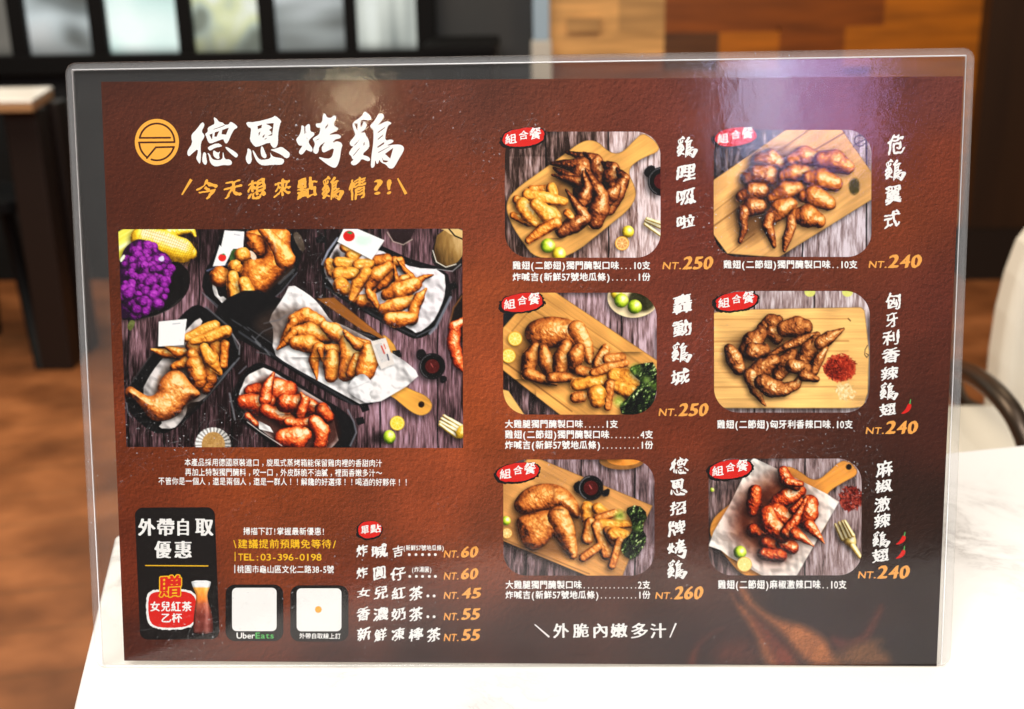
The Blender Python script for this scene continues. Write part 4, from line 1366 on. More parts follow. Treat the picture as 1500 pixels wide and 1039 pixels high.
s.part('chicken_leg'); s.blob([(106, 290), (150, 230), (220, 198), (300, 194), (370, 220), (420, 280), (442, 340), (425, 378), (370, 340), (300, 322), (220, 348), (150, 350), (114, 325)], ROAST, vn=.2, v0=.06, bump=.8, R_=70)
s.line([(300, 205), (310, 260), (280, 310)], 10, (120, 58, 24), .5, soft=4); s.line([(130, 270), (230, 220)], 10, (120, 58, 24), .35, soft=5)
s.part('chicken_leg'); s.blob([(118, 365), (180, 345), (280, 322), (360, 330), (402, 380), (412, 450), (428, 540), (412, 572), (370, 550), (330, 480), (300, 450), (270, 495), (210, 532), (160, 510), (130, 430)], ROAST, vn=.16, v0=.12, bump=.8, R_=80)
s.tube([(330, 360), (370, 440), (400, 550)], [44, 36, 15], ROAST, sh=None, v0=.16, vn=.1)
s.line([(300, 345), (285, 400), (260, 480)], 8, (130, 66, 28), .4, soft=4); s.line([(140, 350), (250, 320), (350, 325)], 7, (70, 28, 12), .7, soft=3)
for pts, rr in (([(470, 320), (470, 365)], [28, 26]), ([(520, 320), (560, 350)], [24, 22]), ([(605, 340), (520, 370)], [16, 18]), ([(540, 398), (690, 396)], [24, 14]), ([(482, 385), (470, 465)], [20, 26]), ([(515, 405), (562, 545)], [22, 22]),
                ([(570, 430), (600, 480)], [20, 22]), ([(600, 445), (655, 455)], [30, 24]), ([(628, 480), (590, 600)], [18, 16]), ([(520, 510), (450, 560)], [18, 18])):
    s.part('sweet_potato_fry'); s.tube(pts, rr, FRY if rr[0] > 23 else ROAST, flat=True, vn=.16, v0=.04)
lettuce(s, [(650, 322), (720, 296), (772, 350), (735, 410), (770, 470), (700, 580), (640, 545), (636, 480), (690, 440), (690, 380)], [(630, 355, 30), (715, 415, 16)])
s.build('dish_photo', card, Z_PIC, 'printed photo of two roast legs with fries and a sauce cup')

# ---- hot pepper wings on paper
s = Pic(1038, 672, 1262, 843, rr_clip(1038, 672, 1262, 843, 34))
s.view(1040, 660, 5.467)
s.planks((60, 48, 48), (190, 174, 178), [760], lambda X, Y: np.interp(X, [1038, 1110, 1150, 1262], [.34, .42, .62, .58]))
s.part('paddle_board')
s.wood([(540, 140), (600, 128), (660, 132), (740, 180), (800, 228), (870, 236), (950, 170), (1050, 75), (1130, 95), (1200, 185), (1080, 250), (960, 320), (930, 380), (980, 560), (700, 900), (430, 1010), (260, 1010), (150, 880), (0, 700), (0, 590), (60, 500), (300, 330)], (222, 146, 62), -.6)
s.poly(s.circle(1112, 132, 24), (40, 26, 18), 1, var=3)
s.part('baking_paper')
s.paper([(350, 60), (545, 150), (930, 345), (1032, 412), (830, 765), (690, 1010), (430, 1010), (150, 850), (90, 800), (-10, 765), (30, 650), (160, 430), (330, 80)], (226, 216, 208), dark=.2)
def stain(X, Y, d, c):
    g = fbm(X, Y, 20, seed=91, octv=5, gain=.65)
    return cmap(np.clip(g * 1.4 - .2, 0, 1), [(0, (52, 16, 8)), (.5, (96, 36, 20)), (1, (150, 80, 46))])
s.poly([(180, 640), (200, 450), (300, 320), (470, 240), (560, 180), (700, 300), (700, 600), (640, 760), (560, 880), (420, 860), (290, 760)], (60, 20, 10), 2, soft=30, alpha=.95, setid=False, fn=stain)
s.poly([(120, 700), (140, 450), (320, 280), (560, 180), (850, 330), (880, 560), (700, 820), (500, 960), (280, 850)], (150, 80, 50), 2, soft=46, alpha=.4, setid=False, fn=stain)
for pts, rr, dk in (([(360, 330), (350, 420), (340, 490)], [44, 50, 34], .12), ([(545, 415), (620, 370), (720, 325)], [52, 60, 40], 0), ([(585, 165), (610, 235), (690, 290)], [34, 44, 30], .1), ([(620, 250), (730, 270)], [30, 18], .1),
                    ([(800, 425), (785, 500), (765, 570)], [56, 70, 50], .04), ([(350, 640), (380, 655)], [48, 34], .2), ([(440, 735), (500, 760)], [40, 44], .22), ([(580, 745), (655, 775)], [44, 46], .1), ([(430, 825), (560, 845)], [42, 42], .16),
                    ([(530, 490), (600, 540)], [60, 54], 0), ([(460, 500), (480, 590), (580, 680)], [50, 66, 52], 0), ([(610, 660), (680, 560), (775, 375)], [44, 34, 10], .05), ([(730, 400), (660, 480)], [16, 26], .2),
                    ([(790, 600), (850, 660), (912, 740)], [40, 28, 6], 0), ([(680, 665), (740, 700), (826, 765)], [40, 28, 6], 0)):
    s.part('chicken_wing'); s.tube(pts, rr, SPICY, vn=.2, v0=.05 - dk, bump=1.0, spec=.22)
s.part('chili_flakes'); s.scatter(1130, 385, 92, 100, 380, 16, [(0, (70, 16, 14)), (.6, (140, 36, 28)), (1, (190, 80, 60))], 15, .6)
s.part('fork')
GF = [(0, (90, 62, 20)), (.4, (180, 142, 60)), (.75, (240, 214, 130)), (1, (255, 248, 220))]
s.blob([(1040, 680), (1130, 640), (1170, 700), (1172, 760), (1120, 780), (1070, 740)], GF, vn=.04, bump=.1, smooth=1)
for l in ([(1005, 595), (1060, 710)], [(1035, 580), (1090, 700)], [(1062, 570), (1120, 690)], [(1080, 566), (1145, 680)]): s.tube(l, [8, 12], GF, vn=.04, bump=.1)
s.tube([(1140, 760), (1200, 850)], [18, 14], GF, vn=.04, bump=.1)
s.part('lime'); s.ball(240, 815, 52, LIME, vn=.08); s.part('lime_half'); s.citrus(276, 912, 60, (238, 176, 80), (250, 206, 120))
s.part('lime'); s.ball(18, 315, 16, LIME)
s.build('dish_photo', card, Z_PIC, 'printed photo of red hot wings on white baking paper')

# ---- the large picture of the take-away boxes
quadm = [(173.3, 336.2), (677.3, 335.1), (678.4, 656.6), (185.2, 654.8)]
s = Pic(173, 335, 679, 657, lambda X, Y: sdf_poly(X, Y, quadm))
s.L = np.array([.25, -.5, .82])
s.view(0, 0, 1)
s.planks((30, 17, 18), (214, 178, 200), [188, 240, 292, 340, 476, 557, 641], lambda X, Y: np.interp(X, [173, 420, 520, 560, 640, 679], [.12, .06, .16, .5, .42, .2]) + np.interp(Y, [335, 470, 540, 657], [-.16, -.04, .10, .05]) * np.interp(X, [173, 520], [.1, 1]) + .30 * np.exp(-((X - 262) / 50) ** 2 - ((Y - 452) / 32) ** 2) + .22 * np.exp(-((X - 205) / 26) ** 2 - ((Y - 505) / 36) ** 2), contrast=.75)
Q1, Q2, Q3, Q4 = (170, 330, 5.769), (420, 330, 5.769), (170, 490, 5.769), (420, 490, 5.769)


def box_line(pts, w=7, c=(120, 124, 134), a=.55): s.line(pts, w * 1.15, c, min(1, a * 1.35), soft=1.8)


BK = (20, 19, 21)
# corn, cauliflower and the dark plate under them
s.view(*Q1)
s.part('dark_plate'); s.poly([(-20, 60), (300, 120), (560, 330), (640, 420), (600, 600), (420, 740), (200, 800), (-20, 800)], (22, 19, 19), 2, var=5); s.line([(200, 790), (330, 770), (450, 710), (560, 610)], 8, (110, 108, 104), .5, soft=2)
s.part('corn_husk'); s.poly([(-30, 10), (500, 10), (480, 90), (300, 110), (140, 160), (40, 300), (-20, 300)], (226, 222, 120), 1, var=26, nsc=12, fn=lambda X, Y, d, c: cmap(np.clip(fbm(X * .6 + Y, Y * .3, 12, seed=21) + .1 + (X - 175) * -.004, 0, 1), [(0, (150, 150, 20)), (.5, (224, 214, 70)), (1, (252, 248, 200))]))
s.tube([(440, 70), (560, 42), (640, 40), (668, 90)], [40, 30, 22, 12], CORN, vn=.05)
s.part('corn_cob')
s.tube([(230, 110), (400, 160), (560, 215), (630, 235)], [86, 96, 84, 44], CORN, vn=.02, bump=.2, v0=.16)
for i in range(26):
    u = i / 25; cx, cy = 190 + 450 * u, 95 + 150 * u
    s.line([(cx + 50, cy - 105 + 20 * u), (cx + 10, cy), (cx - 40, cy + 100)], 4, (150, 100, 10), .6)
for v in range(-3, 4): s.line([(240, 120 + v * 27), (480, 190 + v * 27), (660, 240 + v * 14)], 4, (160, 110, 14), .55)
s.part('purple_cauliflower')
s.blob([(60, 200), (150, 130), (200, 115), (290, 140), (370, 220), (440, 240), (490, 350), (480, 450), (450, 520), (440, 610), (390, 700), (290, 740), (220, 790), (150, 760), (60, 800), (10, 740), (20, 600), (10, 420), (40, 320)], PURP, bump=1.6, bsc=5, vn=.25, v0=-.05, k=.6)
rs = np.random.RandomState(8)
cf = []
outc = np.array([(150, 150), (290, 160), (370, 240), (470, 350), (450, 480), (420, 600), (350, 690), (220, 760), (80, 780), (40, 600), (60, 420), (70, 300)], float)
while len(cf) < 150:
    x, y = rs.uniform(10, 490), rs.uniform(110, 800)
    if sdf_poly(np.array([[x]]), np.array([[y]]), outc)[0, 0] > 0: cf.append((y + rs.uniform(-60, 60), x, y, rs.uniform(22, 52)))
for _, x, y, r in sorted(cf): s.ball(x, y, r, PURP, bump=1.1, bsc=2.5, vn=.12, v0=.0 + .14 * rs.rand(), k=.62, spec=.0, sh=(-1, 2, 2, .5))
s.poly([(350, 285), (400, 250), (410, 300), (380, 310)], (206, 196, 226), 1, setid=False); s.poly([(30, 290), (70, 240), (80, 270), (40, 320)], (220, 226, 200), 1, setid=False)
s.part('leaf'); s.poly([(90, 860), (120, 800), (165, 810), (150, 860), (120, 900)], (96, 104, 50), 1, var=22)

# top middle box with a leg
s.view(*Q1)
s.part('takeaway_box')
s.poly([(900, 10), (1560, 10), (1560, 380), (1400, 560), (1180, 770), (1040, 760), (880, 720), (720, 560), (740, 400), (830, 250)], BK, 1, var=5)
box_line([(730, 570), (900, 740), (1040, 800), (1180, 745), (1400, 560), (1530, 400)]); box_line([(765, 600), (900, 715), (1000, 750)], 6); box_line([(770, 385), (860, 350), (940, 330)], 12, (130, 140, 180), .5); box_line([(1380, 490), (1500, 380)], 22, (90, 92, 96), .5)
s.part('baking_paper'); s.paper([(810, 440), (850, 530), (870, 610), (920, 600), (960, 680), (1080, 730), (1000, 745), (930, 700), (880, 640), (820, 580)], smooth=1)
s.view(*Q2); s.poly([(55, 60), (110, 60), (160, 190), (130, 240), (60, 120)], (92, 78, 66), 1, var=30, setid=False); s.view(*Q1)
s.part('chicken_leg')
s.blob([(1080, 60), (1160, 40), (1240, 30), (1480, 20), (1470, 180), (1510, 270), (1490, 330), (1400, 420), (1300, 520), (1240, 600), (1160, 590), (1060, 480), (1040, 380), (1100, 280), (1200, 290), (1270, 260), (1250, 140), (1130, 110)], GOLD, vn=.16, v0=.12, R_=120)
s.blob([(1080, 60), (1200, 70), (1260, 150), (1265, 260), (1200, 290), (1110, 240), (1080, 160)], GOLD, vn=.2, v0=-.10, R_=90, sh=None)
s.tube([(1240, 30), (1330, 130), (1400, 220), (1430, 290)], [34, 44, 60, 70], GOLD, vn=.08, v0=.2, sh=None)
s.line([(1290, 60), (1340, 140), (1350, 220)], 14, (255, 232, 196), .5, soft=4); s.line([(1260, 560), (1400, 440), (1490, 350)], 18, (150, 70, 20), .4, soft=6)
s.poly([(1110, 220), (1150, 215), (1195, 270), (1170, 300), (1140, 280)], (232, 200, 176), 1, var=40, nsc=2, setid=False)
s.part('printed_note'); s.poly([(918, 44), (1084, 54), (1074, 200), (990, 200), (920, 340), (818, 348), (876, 168), (888, 180)], (240, 240, 244), 0, var=3, sh=(-2, 2, 2, .5))
s.poly(s.circle(898, 275, 34, 32), (228, 40, 36), 1, setid=False); s.poly([(890, 250), (910, 238), (925, 252)], (40, 130, 60), 0, setid=False); s.line([(1000, 78), (1045, 86)], 12, (150, 150, 160), .6)
s.poly([(960, 260), (980, 205), (1040, 200), (1020, 280), (960, 310)], (70, 110, 50), 1, var=30, setid=False)
for pts, rr, st_ in (([(870, 440), (880, 420)], [66, 60], GOLD), ([(985, 650), (1050, 680)], [40, 40], GOLD), ([(1180, 650), (1200, 655)], [22, 20], GOLD), ([(1065, 250), (1080, 250)], [52, 46], FRY), ([(1010, 350), (1020, 360)], [48, 40], FRY), ([(985, 430), (1000, 520), (1010, 590)], [40, 52, 54], FRY), ([(1080, 480), (1110, 560)], [40, 54], FRY), ([(1115, 610), (1120, 690)], [42, 40], FRY)):
    s.part('sweet_potato_fry'); s.tube(pts, rr, st_, flat=True, vn=.1, v0=.1)

# top right box with wings and fries
s.view(*Q2)
s.part('box_clip'); s.poly([(240, 105), (300, 85), (330, 95), (325, 150), (250, 150)], BK, 0); s.part('box_clip'); s.poly([(1370, 500), (1425, 480), (1445, 530), (1390, 550)], BK, 0)
s.part('takeaway_box')
s.poly([(440, 60), (520, 40), (900, 220), (1080, 300), (1350, 370), (1400, 560), (1380, 640), (1250, 900), (1100, 970), (1000, 930), (340, 560), (290, 420), (290, 320)], BK, 1, var=5)
box_line([(300, 330), (350, 220), (430, 110)], 16, (170, 176, 196), .6); box_line([(330, 520), (600, 680), (900, 850), (1080, 930)], 14, (70, 72, 78), .6); box_line([(1385, 610), (1260, 860), (1210, 915)], 20, (140, 146, 160), .55); box_line([(1100, 940), (1240, 870)], 8)
s.part('baking_paper'); s.paper([(310, 370), (330, 330), (390, 220), (440, 140), (480, 150), (520, 190), (780, 200), (930, 290), (1060, 360), (1330, 375), (1345, 560), (1300, 700), (1230, 830), (1100, 920), (1050, 880), (540, 620), (420, 560), (340, 450)], (226, 220, 224), smooth=1, dark=.3)
s.poly([(380, 240), (440, 200), (470, 330), (380, 330)], (60, 50, 46), 1, var=20, soft=5, setid=False)
for pts, rr, tp_, b in (([(870, 330), (960, 300), (1000, 400)], [50, 40, 10], 0, 0), ([(760, 310), (840, 300)], [50, 50], 0, -.15), ([(700, 520), (760, 430), (860, 350)], [34, 62, 40], .0, .05), ([(900, 420), (820, 500), (740, 560)], [30, 34, 16], 0, -.12), ([(1090, 480), (1000, 380), (930, 290)], [40, 26, 8], .2, -.05), ([(1020, 440), (930, 480), (910, 340)], [40, 30, 8], .1, 0),
                        ([(1090, 490), (1160, 440), (1240, 420)], [40, 26, 6], .3, 0), ([(840, 590), (950, 560), (1080, 500)], [36, 70, 50], 0, .06), ([(620, 640), (700, 640), (760, 690)], [46, 50, 26], 0, 0), ([(690, 560), (740, 640), (800, 755)], [28, 34, 7], .05, .05), ([(820, 710), (920, 680), (1060, 630)], [40, 54, 36], 0, .12), ([(1060, 800), (1080, 700), (1120, 610), (1175, 540)], [40, 40, 36, 6], .1, .04), ([(870, 790), (950, 800), (1060, 780)], [44, 56, 40], 0, .12)):
    s.part('chicken_wing'); s.wing(pts[0], pts[1], pts[2], rr[1], GOLD, tip=tp_, v0=.06 + b) if len(pts) == 3 and rr[2] < 12 else s.tube(pts, rr, GOLD, v0=.06 + b, tip=tp_)
for pts, rr in (([(490, 190), (600, 240)], [34, 30]), ([(540, 260), (570, 270)], [40, 36]), ([(360, 320), (380, 400)], [34, 34]), ([(440, 320), (590, 340)], [44, 44]), ([(610, 340), (690, 330)], [46, 40]), ([(440, 420), (560, 410)], [50, 44]), ([(460, 510), (500, 540)], [54, 44]), ([(670, 400), (600, 500), (550, 620)], [42, 46, 26])):
    s.part('sweet_potato_fry'); s.tube(pts, rr, FRY, flat=True, vn=.14, v0=.04)
s.part('printed_note'); s.poly([(480, 32), (600, 32), (826, 128), (718, 292), (428, 140)], (240, 242, 242), 0, var=3, sh=(-2, 2, 2, .5)); s.poly([(600, 60), (760, 110), (680, 200), (560, 160)], (190, 226, 204), 2, soft=10, alpha=.7, setid=False)
s.poly(s.circle(526, 92, 50, 46), (218, 32, 26), 1, setid=False); s.poly([(505, 62), (530, 50), (560, 66), (540, 78)], (46, 140, 70), 0, setid=False)
s.part('drink_glass'); s.poly([(850, 30), (1090, 30), (1040, 130), (980, 165), (900, 135)], (48, 30, 32), 0, var=10); s.line([(850, 60), (900, 138), (985, 165), (1060, 120)], 9, (190, 176, 160), .7)
s.part('drink_glass'); s.poly([(1215, 240), (1290, 30), (1500, 30), (1500, 330), (1440, 380), (1330, 390), (1240, 340)], (34, 28, 26), 1, var=5)
s.poly([(1280, 40), (1500, 30), (1500, 240), (1430, 330), (1340, 355), (1260, 310), (1240, 230)], (140, 100, 50), 1, fn=lambda X, Y, d, c: cmap(np.clip(.3 + (X - 640) / 60 + (fbm(X, Y, 5, 20, seed=3) - .5) * .5 - (Y - 345) / 130, 0, 1), [(0, (78, 52, 20)), (.5, (150, 112, 56)), (1, (216, 184, 130))]))
s.poly([(1290, 30), (1500, 30), (1500, 110), (1400, 90), (1330, 40)], (206, 172, 110), 1, setid=False); s.line([(1370, 30), (1420, 90), (1490, 120)], 12, (20, 16, 14)); s.line([(1235, 215), (1265, 310), (1345, 355), (1430, 330)], 7, (250, 246, 232), .9); s.line([(1260, 370), (1400, 390), (1470, 330)], 8, (200, 200, 204), .6)
s.part('dark_plate'); s.poly([(1490, 560), (1420, 660), (1380, 800), (1390, 990), (1520, 990), (1520, 560)], (30, 20, 18), 1); s.line([(1480, 600), (1410, 700), (1378, 830)], 12, (150, 92, 44), .8, soft=2)
s.part('shrimp'); s.tube([(1490, 810), (1420, 860), (1410, 1000), (1450, 1160), (1490, 1220)], [24, 44, 46, 40, 20], SPICY, v0=.14)

# lower right: paddle board, sauce cup, fork, limes
s.view(*Q4)
s.part('paddle_board')
s.wood([(930, 400), (1060, 470), (1170, 510), (1235, 580), (1220, 650), (1150, 692), (1070, 670), (980, 600), (900, 530), (820, 505), (700, 530), (840, 380), (905, 320)], (226, 160, 66), .5, sh=(-5, 6, 5, .55))
s.part('paddle_board'); s.view(*Q2); s.wood([(250, 620), (400, 610), (800, 930), (890, 990), (780, 990)], (150, 88, 30), .6, smooth=0, sh=None); s.view(*Q4); s.part('paddle_board'); s.wood([(800, 0), (850, 15), (930, 110), (938, 240), (880, 260)], (226, 160, 66), .5, smooth=1, sh=None)
s.poly(s.circle(1138, 592, 27), (60, 34, 14), 1); s.poly(s.circle(1132, 598, 17), (30, 18, 12), 1)
cup(s, 1230, 270, 112, 60, [[(1090, 190), (1105, 130), (1160, 120), (1190, 190), (1130, 230)], [(1290, 350), (1350, 350), (1355, 400), (1300, 420)]])
s.part('fork')
for l in ([(1330, 688), (1480, 778)], [(1312, 712), (1470, 806)], [(1300, 740), (1460, 830)], [(1296, 762), (1440, 866)]): s.tube(l, [9, 14], [(0, (120, 90, 20)), (.5, (224, 190, 90)), (.8, (252, 240, 190)), (1, (255, 255, 240))], vn=.04, bump=.1)
s.blob([(1420, 830), (1470, 760), (1530, 780), (1530, 870), (1440, 885)], [(0, (120, 90, 10)), (.5, (214, 170, 40)), (1, (255, 240, 170))], vn=.04)
s.part('lime_half'); s.citrus(934, 750, 62, (238, 186, 30), (250, 200, 50))
s.poly([(700, 900), (740, 830), (840, 820), (860, 900), (760, 930)], (20, 14, 14), 2, soft=8, alpha=.7, setid=False)
s.part('lime'); s.ball(868, 868, 52, LIME, ry=60, vn=.06)

# middle box with plump wings
s.view(*Q4)
s.part('box_clip'); s.poly([(890, 140), (955, 130), (972, 190), (905, 205)], BK, 0, var=6); s.part('box_clip'); s.poly([(615, 600), (685, 590), (700, 640), (640, 660)], BK, 0, var=6)
s.part('takeaway_box')
s.poly([(-640, -110), (-560, -280), (-300, -400), (0, -280), (500, -60), (760, 0), (880, 140), (920, 250), (760, 560), (700, 600), (560, 600), (380, 520), (-60, 240), (-420, 30), (-640, -60)], BK, 1, var=5)
box_line([(915, 265), (830, 420), (740, 560)], 24, (130, 136, 158), .6); box_line([(-400, -20), (0, 250), (350, 460), (560, 590)], 16, (62, 64, 70), .7); box_line([(-330, -60), (60, 200), (420, 440)], 6, (120, 122, 128), .5); box_line([(200, -170), (520, -40), (740, 20)], 12, (80, 82, 90), .6)
s.part('baking_paper')
s.view(*Q2); s.paper([(30, 490), (180, 580), (270, 660), (380, 820), (440, 825), (700, 960), (760, 1000), (1080, 1200), (1120, 1300), (690, 1550), (400, 1390), (0, 1170), (-120, 1080), (-110, 860), (-160, 800), (-20, 600)], (234, 230, 230), smooth=1, dark=.35); s.view(*Q4)
s.poly([(-300, -60), (-220, -180), (60, -260), (420, -130), (720, 30), (760, 250), (560, 360), (250, 330), (240, 150), (-100, 60)], (70, 50, 40), 2, soft=14, alpha=.65, setid=False)
s.view(*Q2)
for pts, rr, b in (([(60, 800), (160, 770), (280, 820)], [40, 62, 44], .1), ([(60, 820), (10, 900), (-50, 990)], [34, 32, 6], .0), ([(60, 900), (200, 900), (340, 950)], [36, 64, 44], .08), ([(60, 910), (0, 980), (-80, 1050)], [30, 30, 7], 0), ([(320, 850), (400, 900), (470, 960)], [36, 60, 44], .16), ([(490, 900), (560, 980), (680, 1020)], [16, 34, 40], .0), ([(270, 1030), (380, 1050), (470, 1060)], [16, 38, 30], .02)):
    s.part('chicken_wing'); s.tube(pts, rr, GOLD, v0=.08 + b, tip=.05, vn=.12)
s.view(*Q4)
for pts, rr, b in (([(70, 70), (180, 80), (280, 130)], [44, 66, 40], .12), ([(270, 120), (230, 220), (255, 375)], [44, 36, 8], .05), ([(280, 130), (300, 220)], [22, 8], .05), ([(385, 170), (380, 260), (375, 350)], [40, 62, 46], .12), ([(500, 70), (540, 180), (500, 330)], [50, 78, 56], .16), ([(590, 190), (560, 290), (540, 330)], [30, 40, 34], .1), ([(510, 10), (600, 90), (660, 110)], [24, 40, 30], 0), ([(690, 130), (690, 230), (660, 310)], [50, 74, 70], .14)):
    s.part('chicken_wing'); s.tube(pts, rr, GOLD, v0=.08 + b, tip=.04, vn=.12)
s.part('baking_paper'); s.paper([(500, 470), (560, 370), (640, 325), (700, 370), (740, 460), (690, 500), (720, 540), (690, 590), (560, 520)], (228, 226, 228), smooth=1); s.line([(510, 470), (600, 440), (690, 400)], 8, (150, 146, 146), .6, soft=3)
s.part('sauce_sachet'); s.poly([(712, 60), (836, 28), (912, 250), (800, 296), (770, 240)], (214, 206, 200), 0, var=14, nsc=4, sh=(-2, 2, 2, .5)); s.poly([(740, 90), (800, 70), (860, 220), (800, 240)], (196, 192, 190), 0, var=14, setid=False); s.line([(800, 100), (825, 160)], 14, (200, 60, 46), .8); s.line([(822, 85), (835, 120)], 10, (214, 90, 60), .8); s.line([(850, 170), (862, 215)], 14, (40, 40, 60), .7)

s.view(*Q1)
for q in ([(1250, 830), (1380, 800), (1440, 760)], [(1080, 860), (1120, 890)], [(1180, 960), (1240, 900), (1330, 860)], [(980, 800), (1060, 850)]): box_line(q, 9, (96, 98, 104), .5)
for q in ([(1150, 940), (1220, 1010)], [(1260, 1050), (1300, 1100)]): box_line(q, 12, (120, 122, 128), .5)

# lower left box with a leg and wings
s.view(*Q3)
s.part('box_clip')
s.view(*Q1); s.poly([(640, 690), (690, 675), (700, 740), (640, 750)], BK, 0); s.view(*Q3)
s.part('takeaway_box')
s.poly([(80, 470), (330, 130), (480, -80), (620, -230), (720, -260), (960, -60), (1040, 120), (1050, 210), (760, 560), (560, 760), (380, 860), (200, 760), (90, 620)], BK, 1, var=5)
box_line([(1040, 200), (900, 370), (740, 560)], 12, (110, 112, 118), .6); box_line([(1000, 240), (850, 400)], 7); box_line([(760, -230), (960, -60), (1030, 120)], 14, (90, 92, 98), .6); box_line([(90, 580), (100, 660), (130, 700)], 9); box_line([(330, 130), (100, 450)], 10, (66, 62, 64), .6); box_line([(985, 0), (1045, 90), (1040, 170)], 9, (170, 172, 178), .5)
s.part('baking_paper'); s.paper([(210, 490), (300, 320), (420, 170), (560, 0), (700, -150), (740, -100), (640, 0), (880, 350), (820, 430), (740, 560), (600, 580), (600, 660), (540, 750), (480, 800), (350, 790), (400, 740), (300, 560)], (190, 184, 182), smooth=1, dark=.45)
s.poly([(300, 520), (420, 280), (600, 60), (900, 300), (740, 520), (560, 700), (300, 700)], (50, 30, 18), 2, soft=14, alpha=.75, setid=False)
for pts, rr, b in (([(300, 130), (410, 160), (520, 180)], [8, 32, 26], .05), ([(410, 100), (520, 150), (600, 150)], [8, 36, 26], .05), ([(620, 100), (680, 140)], [30, 40], -.05), ([(830, 100), (850, 160)], [44, 40], -.02), ([(800, 280), (790, 380), (760, 460)], [50, 56, 40], -.08), ([(490, 280), (590, 240), (650, 190)], [26, 40, 36], 0), ([(640, 170), (700, 220)], [40, 26], .05), ([(660, 260), (690, 350), (700, 400)], [60, 66, 52], .06)):
    s.part('chicken_wing'); s.tube(pts, rr, GOLD, v0=.06 + b, vn=.16)
for pts, rr in (([(920, 90), (905, 260)], [34, 30]), ([(600, 30), (720, -20), (830, -70)], [30, 44, 40]), ([(650, 60), (780, 30), (930, -30)], [26, 42, 42]), ([(745, 120), (800, 210), (885, 330)], [36, 56, 10])):
    s.part('sweet_potato_fry'); s.tube(pts, rr, GOLD if rr[0] == 34 else FRY, flat=True, v0=.1, vn=.1)
s.part('chicken_leg')
s.blob([(75, 500), (85, 450), (130, 435), (190, 480), (280, 530), (350, 500), (350, 430), (400, 350), (470, 300), (560, 310), (620, 400), (660, 440), (720, 500), (690, 540), (600, 570), (540, 680), (430, 730), (330, 740), (260, 690), (200, 600), (140, 540), (90, 530)], ROAST, vn=.14, v0=.14, R_=110)
s.line([(370, 360), (360, 460), (330, 540)], 16, (150, 76, 26), .45, soft=6); s.line([(90, 480), (130, 450)], 14, (140, 60, 24), .6, soft=4); s.line([(380, 560), (410, 640)], 40, (255, 226, 170), .4, soft=9); s.line([(480, 290), (540, 310)], 10, (120, 50, 20), .6, soft=3)
s.part('printed_note'); s.poly([(362, -108), (598, -130), (572, 90), (356, 102)], (246, 245, 246), 0, var=2, sh=(-2, 2, 2, .5)); s.line([(480, -88), (540, -94)], 9, (120, 120, 130), .6)
s.part('dip_bowl'); s.poly(s.circle(820, 930, 152, 145), (196, 194, 190), 1, fn=lambda X, Y, d, c: (c * (0.75 + .5 * (np.sin(np.arctan2(Y - 651, X - 312) * 26) > 0))[..., None] * np.clip(1.15 - (X - 290) / 110, .25, 1.1)[..., None])); s.poly(s.circle(822, 935, 100, 112), (176, 134, 74), 1, var=26, nsc=2)

# bottom box with red wings
s.view(*Q4)
s.part('box_clip'); s.poly([(580, 710), (645, 695), (662, 750), (600, 770)], BK, 0, var=6)
s.part('takeaway_box')
s.view(*Q3)
s.poly([(980, 480), (1090, 300), (1200, 230), (1290, 260), (1500, 380), (1700, 520), (1860, 600), (1990, 700), (2040, 820), (1960, 1000), (1400, 1000), (1200, 840), (1060, 740), (1000, 640)], BK, 1, var=5)
box_line([(960, 500), (985, 620), (1005, 720)], 14, (120, 124, 130), .6); box_line([(1040, 330), (1100, 270)], 10); box_line([(1960, 640), (2010, 740), (2030, 830), (1980, 940)], 12, (120, 124, 134), .6); box_line([(1180, 60), (1220, 100)], 12, (110, 112, 116), .6); box_line([(1190, 150), (1290, 170)], 9, (90, 92, 96), .6)
s.part('baking_paper'); s.paper([(1040, 490), (1070, 430), (1100, 350), (1200, 300), (1260, 275), (1500, 420), (1800, 600), (1820, 640), (1900, 980), (1500, 990), (1200, 800), (1100, 660), (1050, 540)], (222, 214, 210), smooth=1, dark=.4)
s.line([(1045, 505), (1075, 440), (1110, 420), (1080, 470), (1045, 505)], 10, (246, 244, 244), .9)
s.poly([(1040, 560), (1120, 430), (1320, 330), (1560, 480), (1860, 640), (1900, 980), (1400, 980), (1250, 800), (1080, 680)], (60, 16, 8), 2, soft=10, alpha=.85, setid=False)
for pts, rr, b in (([(1130, 480), (1190, 470)], [44, 50], -.1), ([(1360, 470), (1460, 470)], [90, 60], .02), ([(1080, 570), (1190, 590), (1290, 560)], [50, 74, 50], .08), ([(1330, 330), (1280, 440), (1260, 550)], [10, 38, 46], .06), ([(1110, 690), (1180, 760)], [26, 20], 0), ([(1260, 640), (1400, 700), (1560, 780)], [44, 56, 30], .06), ([(1430, 580), (1520, 580)], [66, 60], .02), ([(1600, 600), (1660, 620)], [50, 56], .04), ([(1740, 640), (1790, 700)], [50, 44], -.08), ([(1560, 680), (1600, 560), (1565, 500)], [36, 34, 8], .08), ([(1450, 740), (1560, 760), (1670, 740)], [30, 36, 40], .08), ([(1680, 740), (1740, 820), (1720, 930)], [48, 56, 44], .06), ([(1420, 880), (1520, 880), (1590, 850)], [70, 86, 50], .1)):
    s.part('chicken_wing'); s.tube(pts, rr, SPICY, v0=.05 + b, vn=.18)
s.part('baking_paper'); s.paper([(1205, 730), (1300, 780), (1330, 830), (1210, 800)], (236, 232, 230)); s.line([(1110, 740), (1230, 830), (1400, 940)], 9, (214, 208, 204), .8)
s.build('dish_photo', card, Z_PIC, 'large printed photo of black takeaway boxes filled with chicken and fries')
# ------------------------------------------------------------------ printed lettering and marks
Z1, Z2, Z3, Z4 = .00008, .00012, .00016, .00020


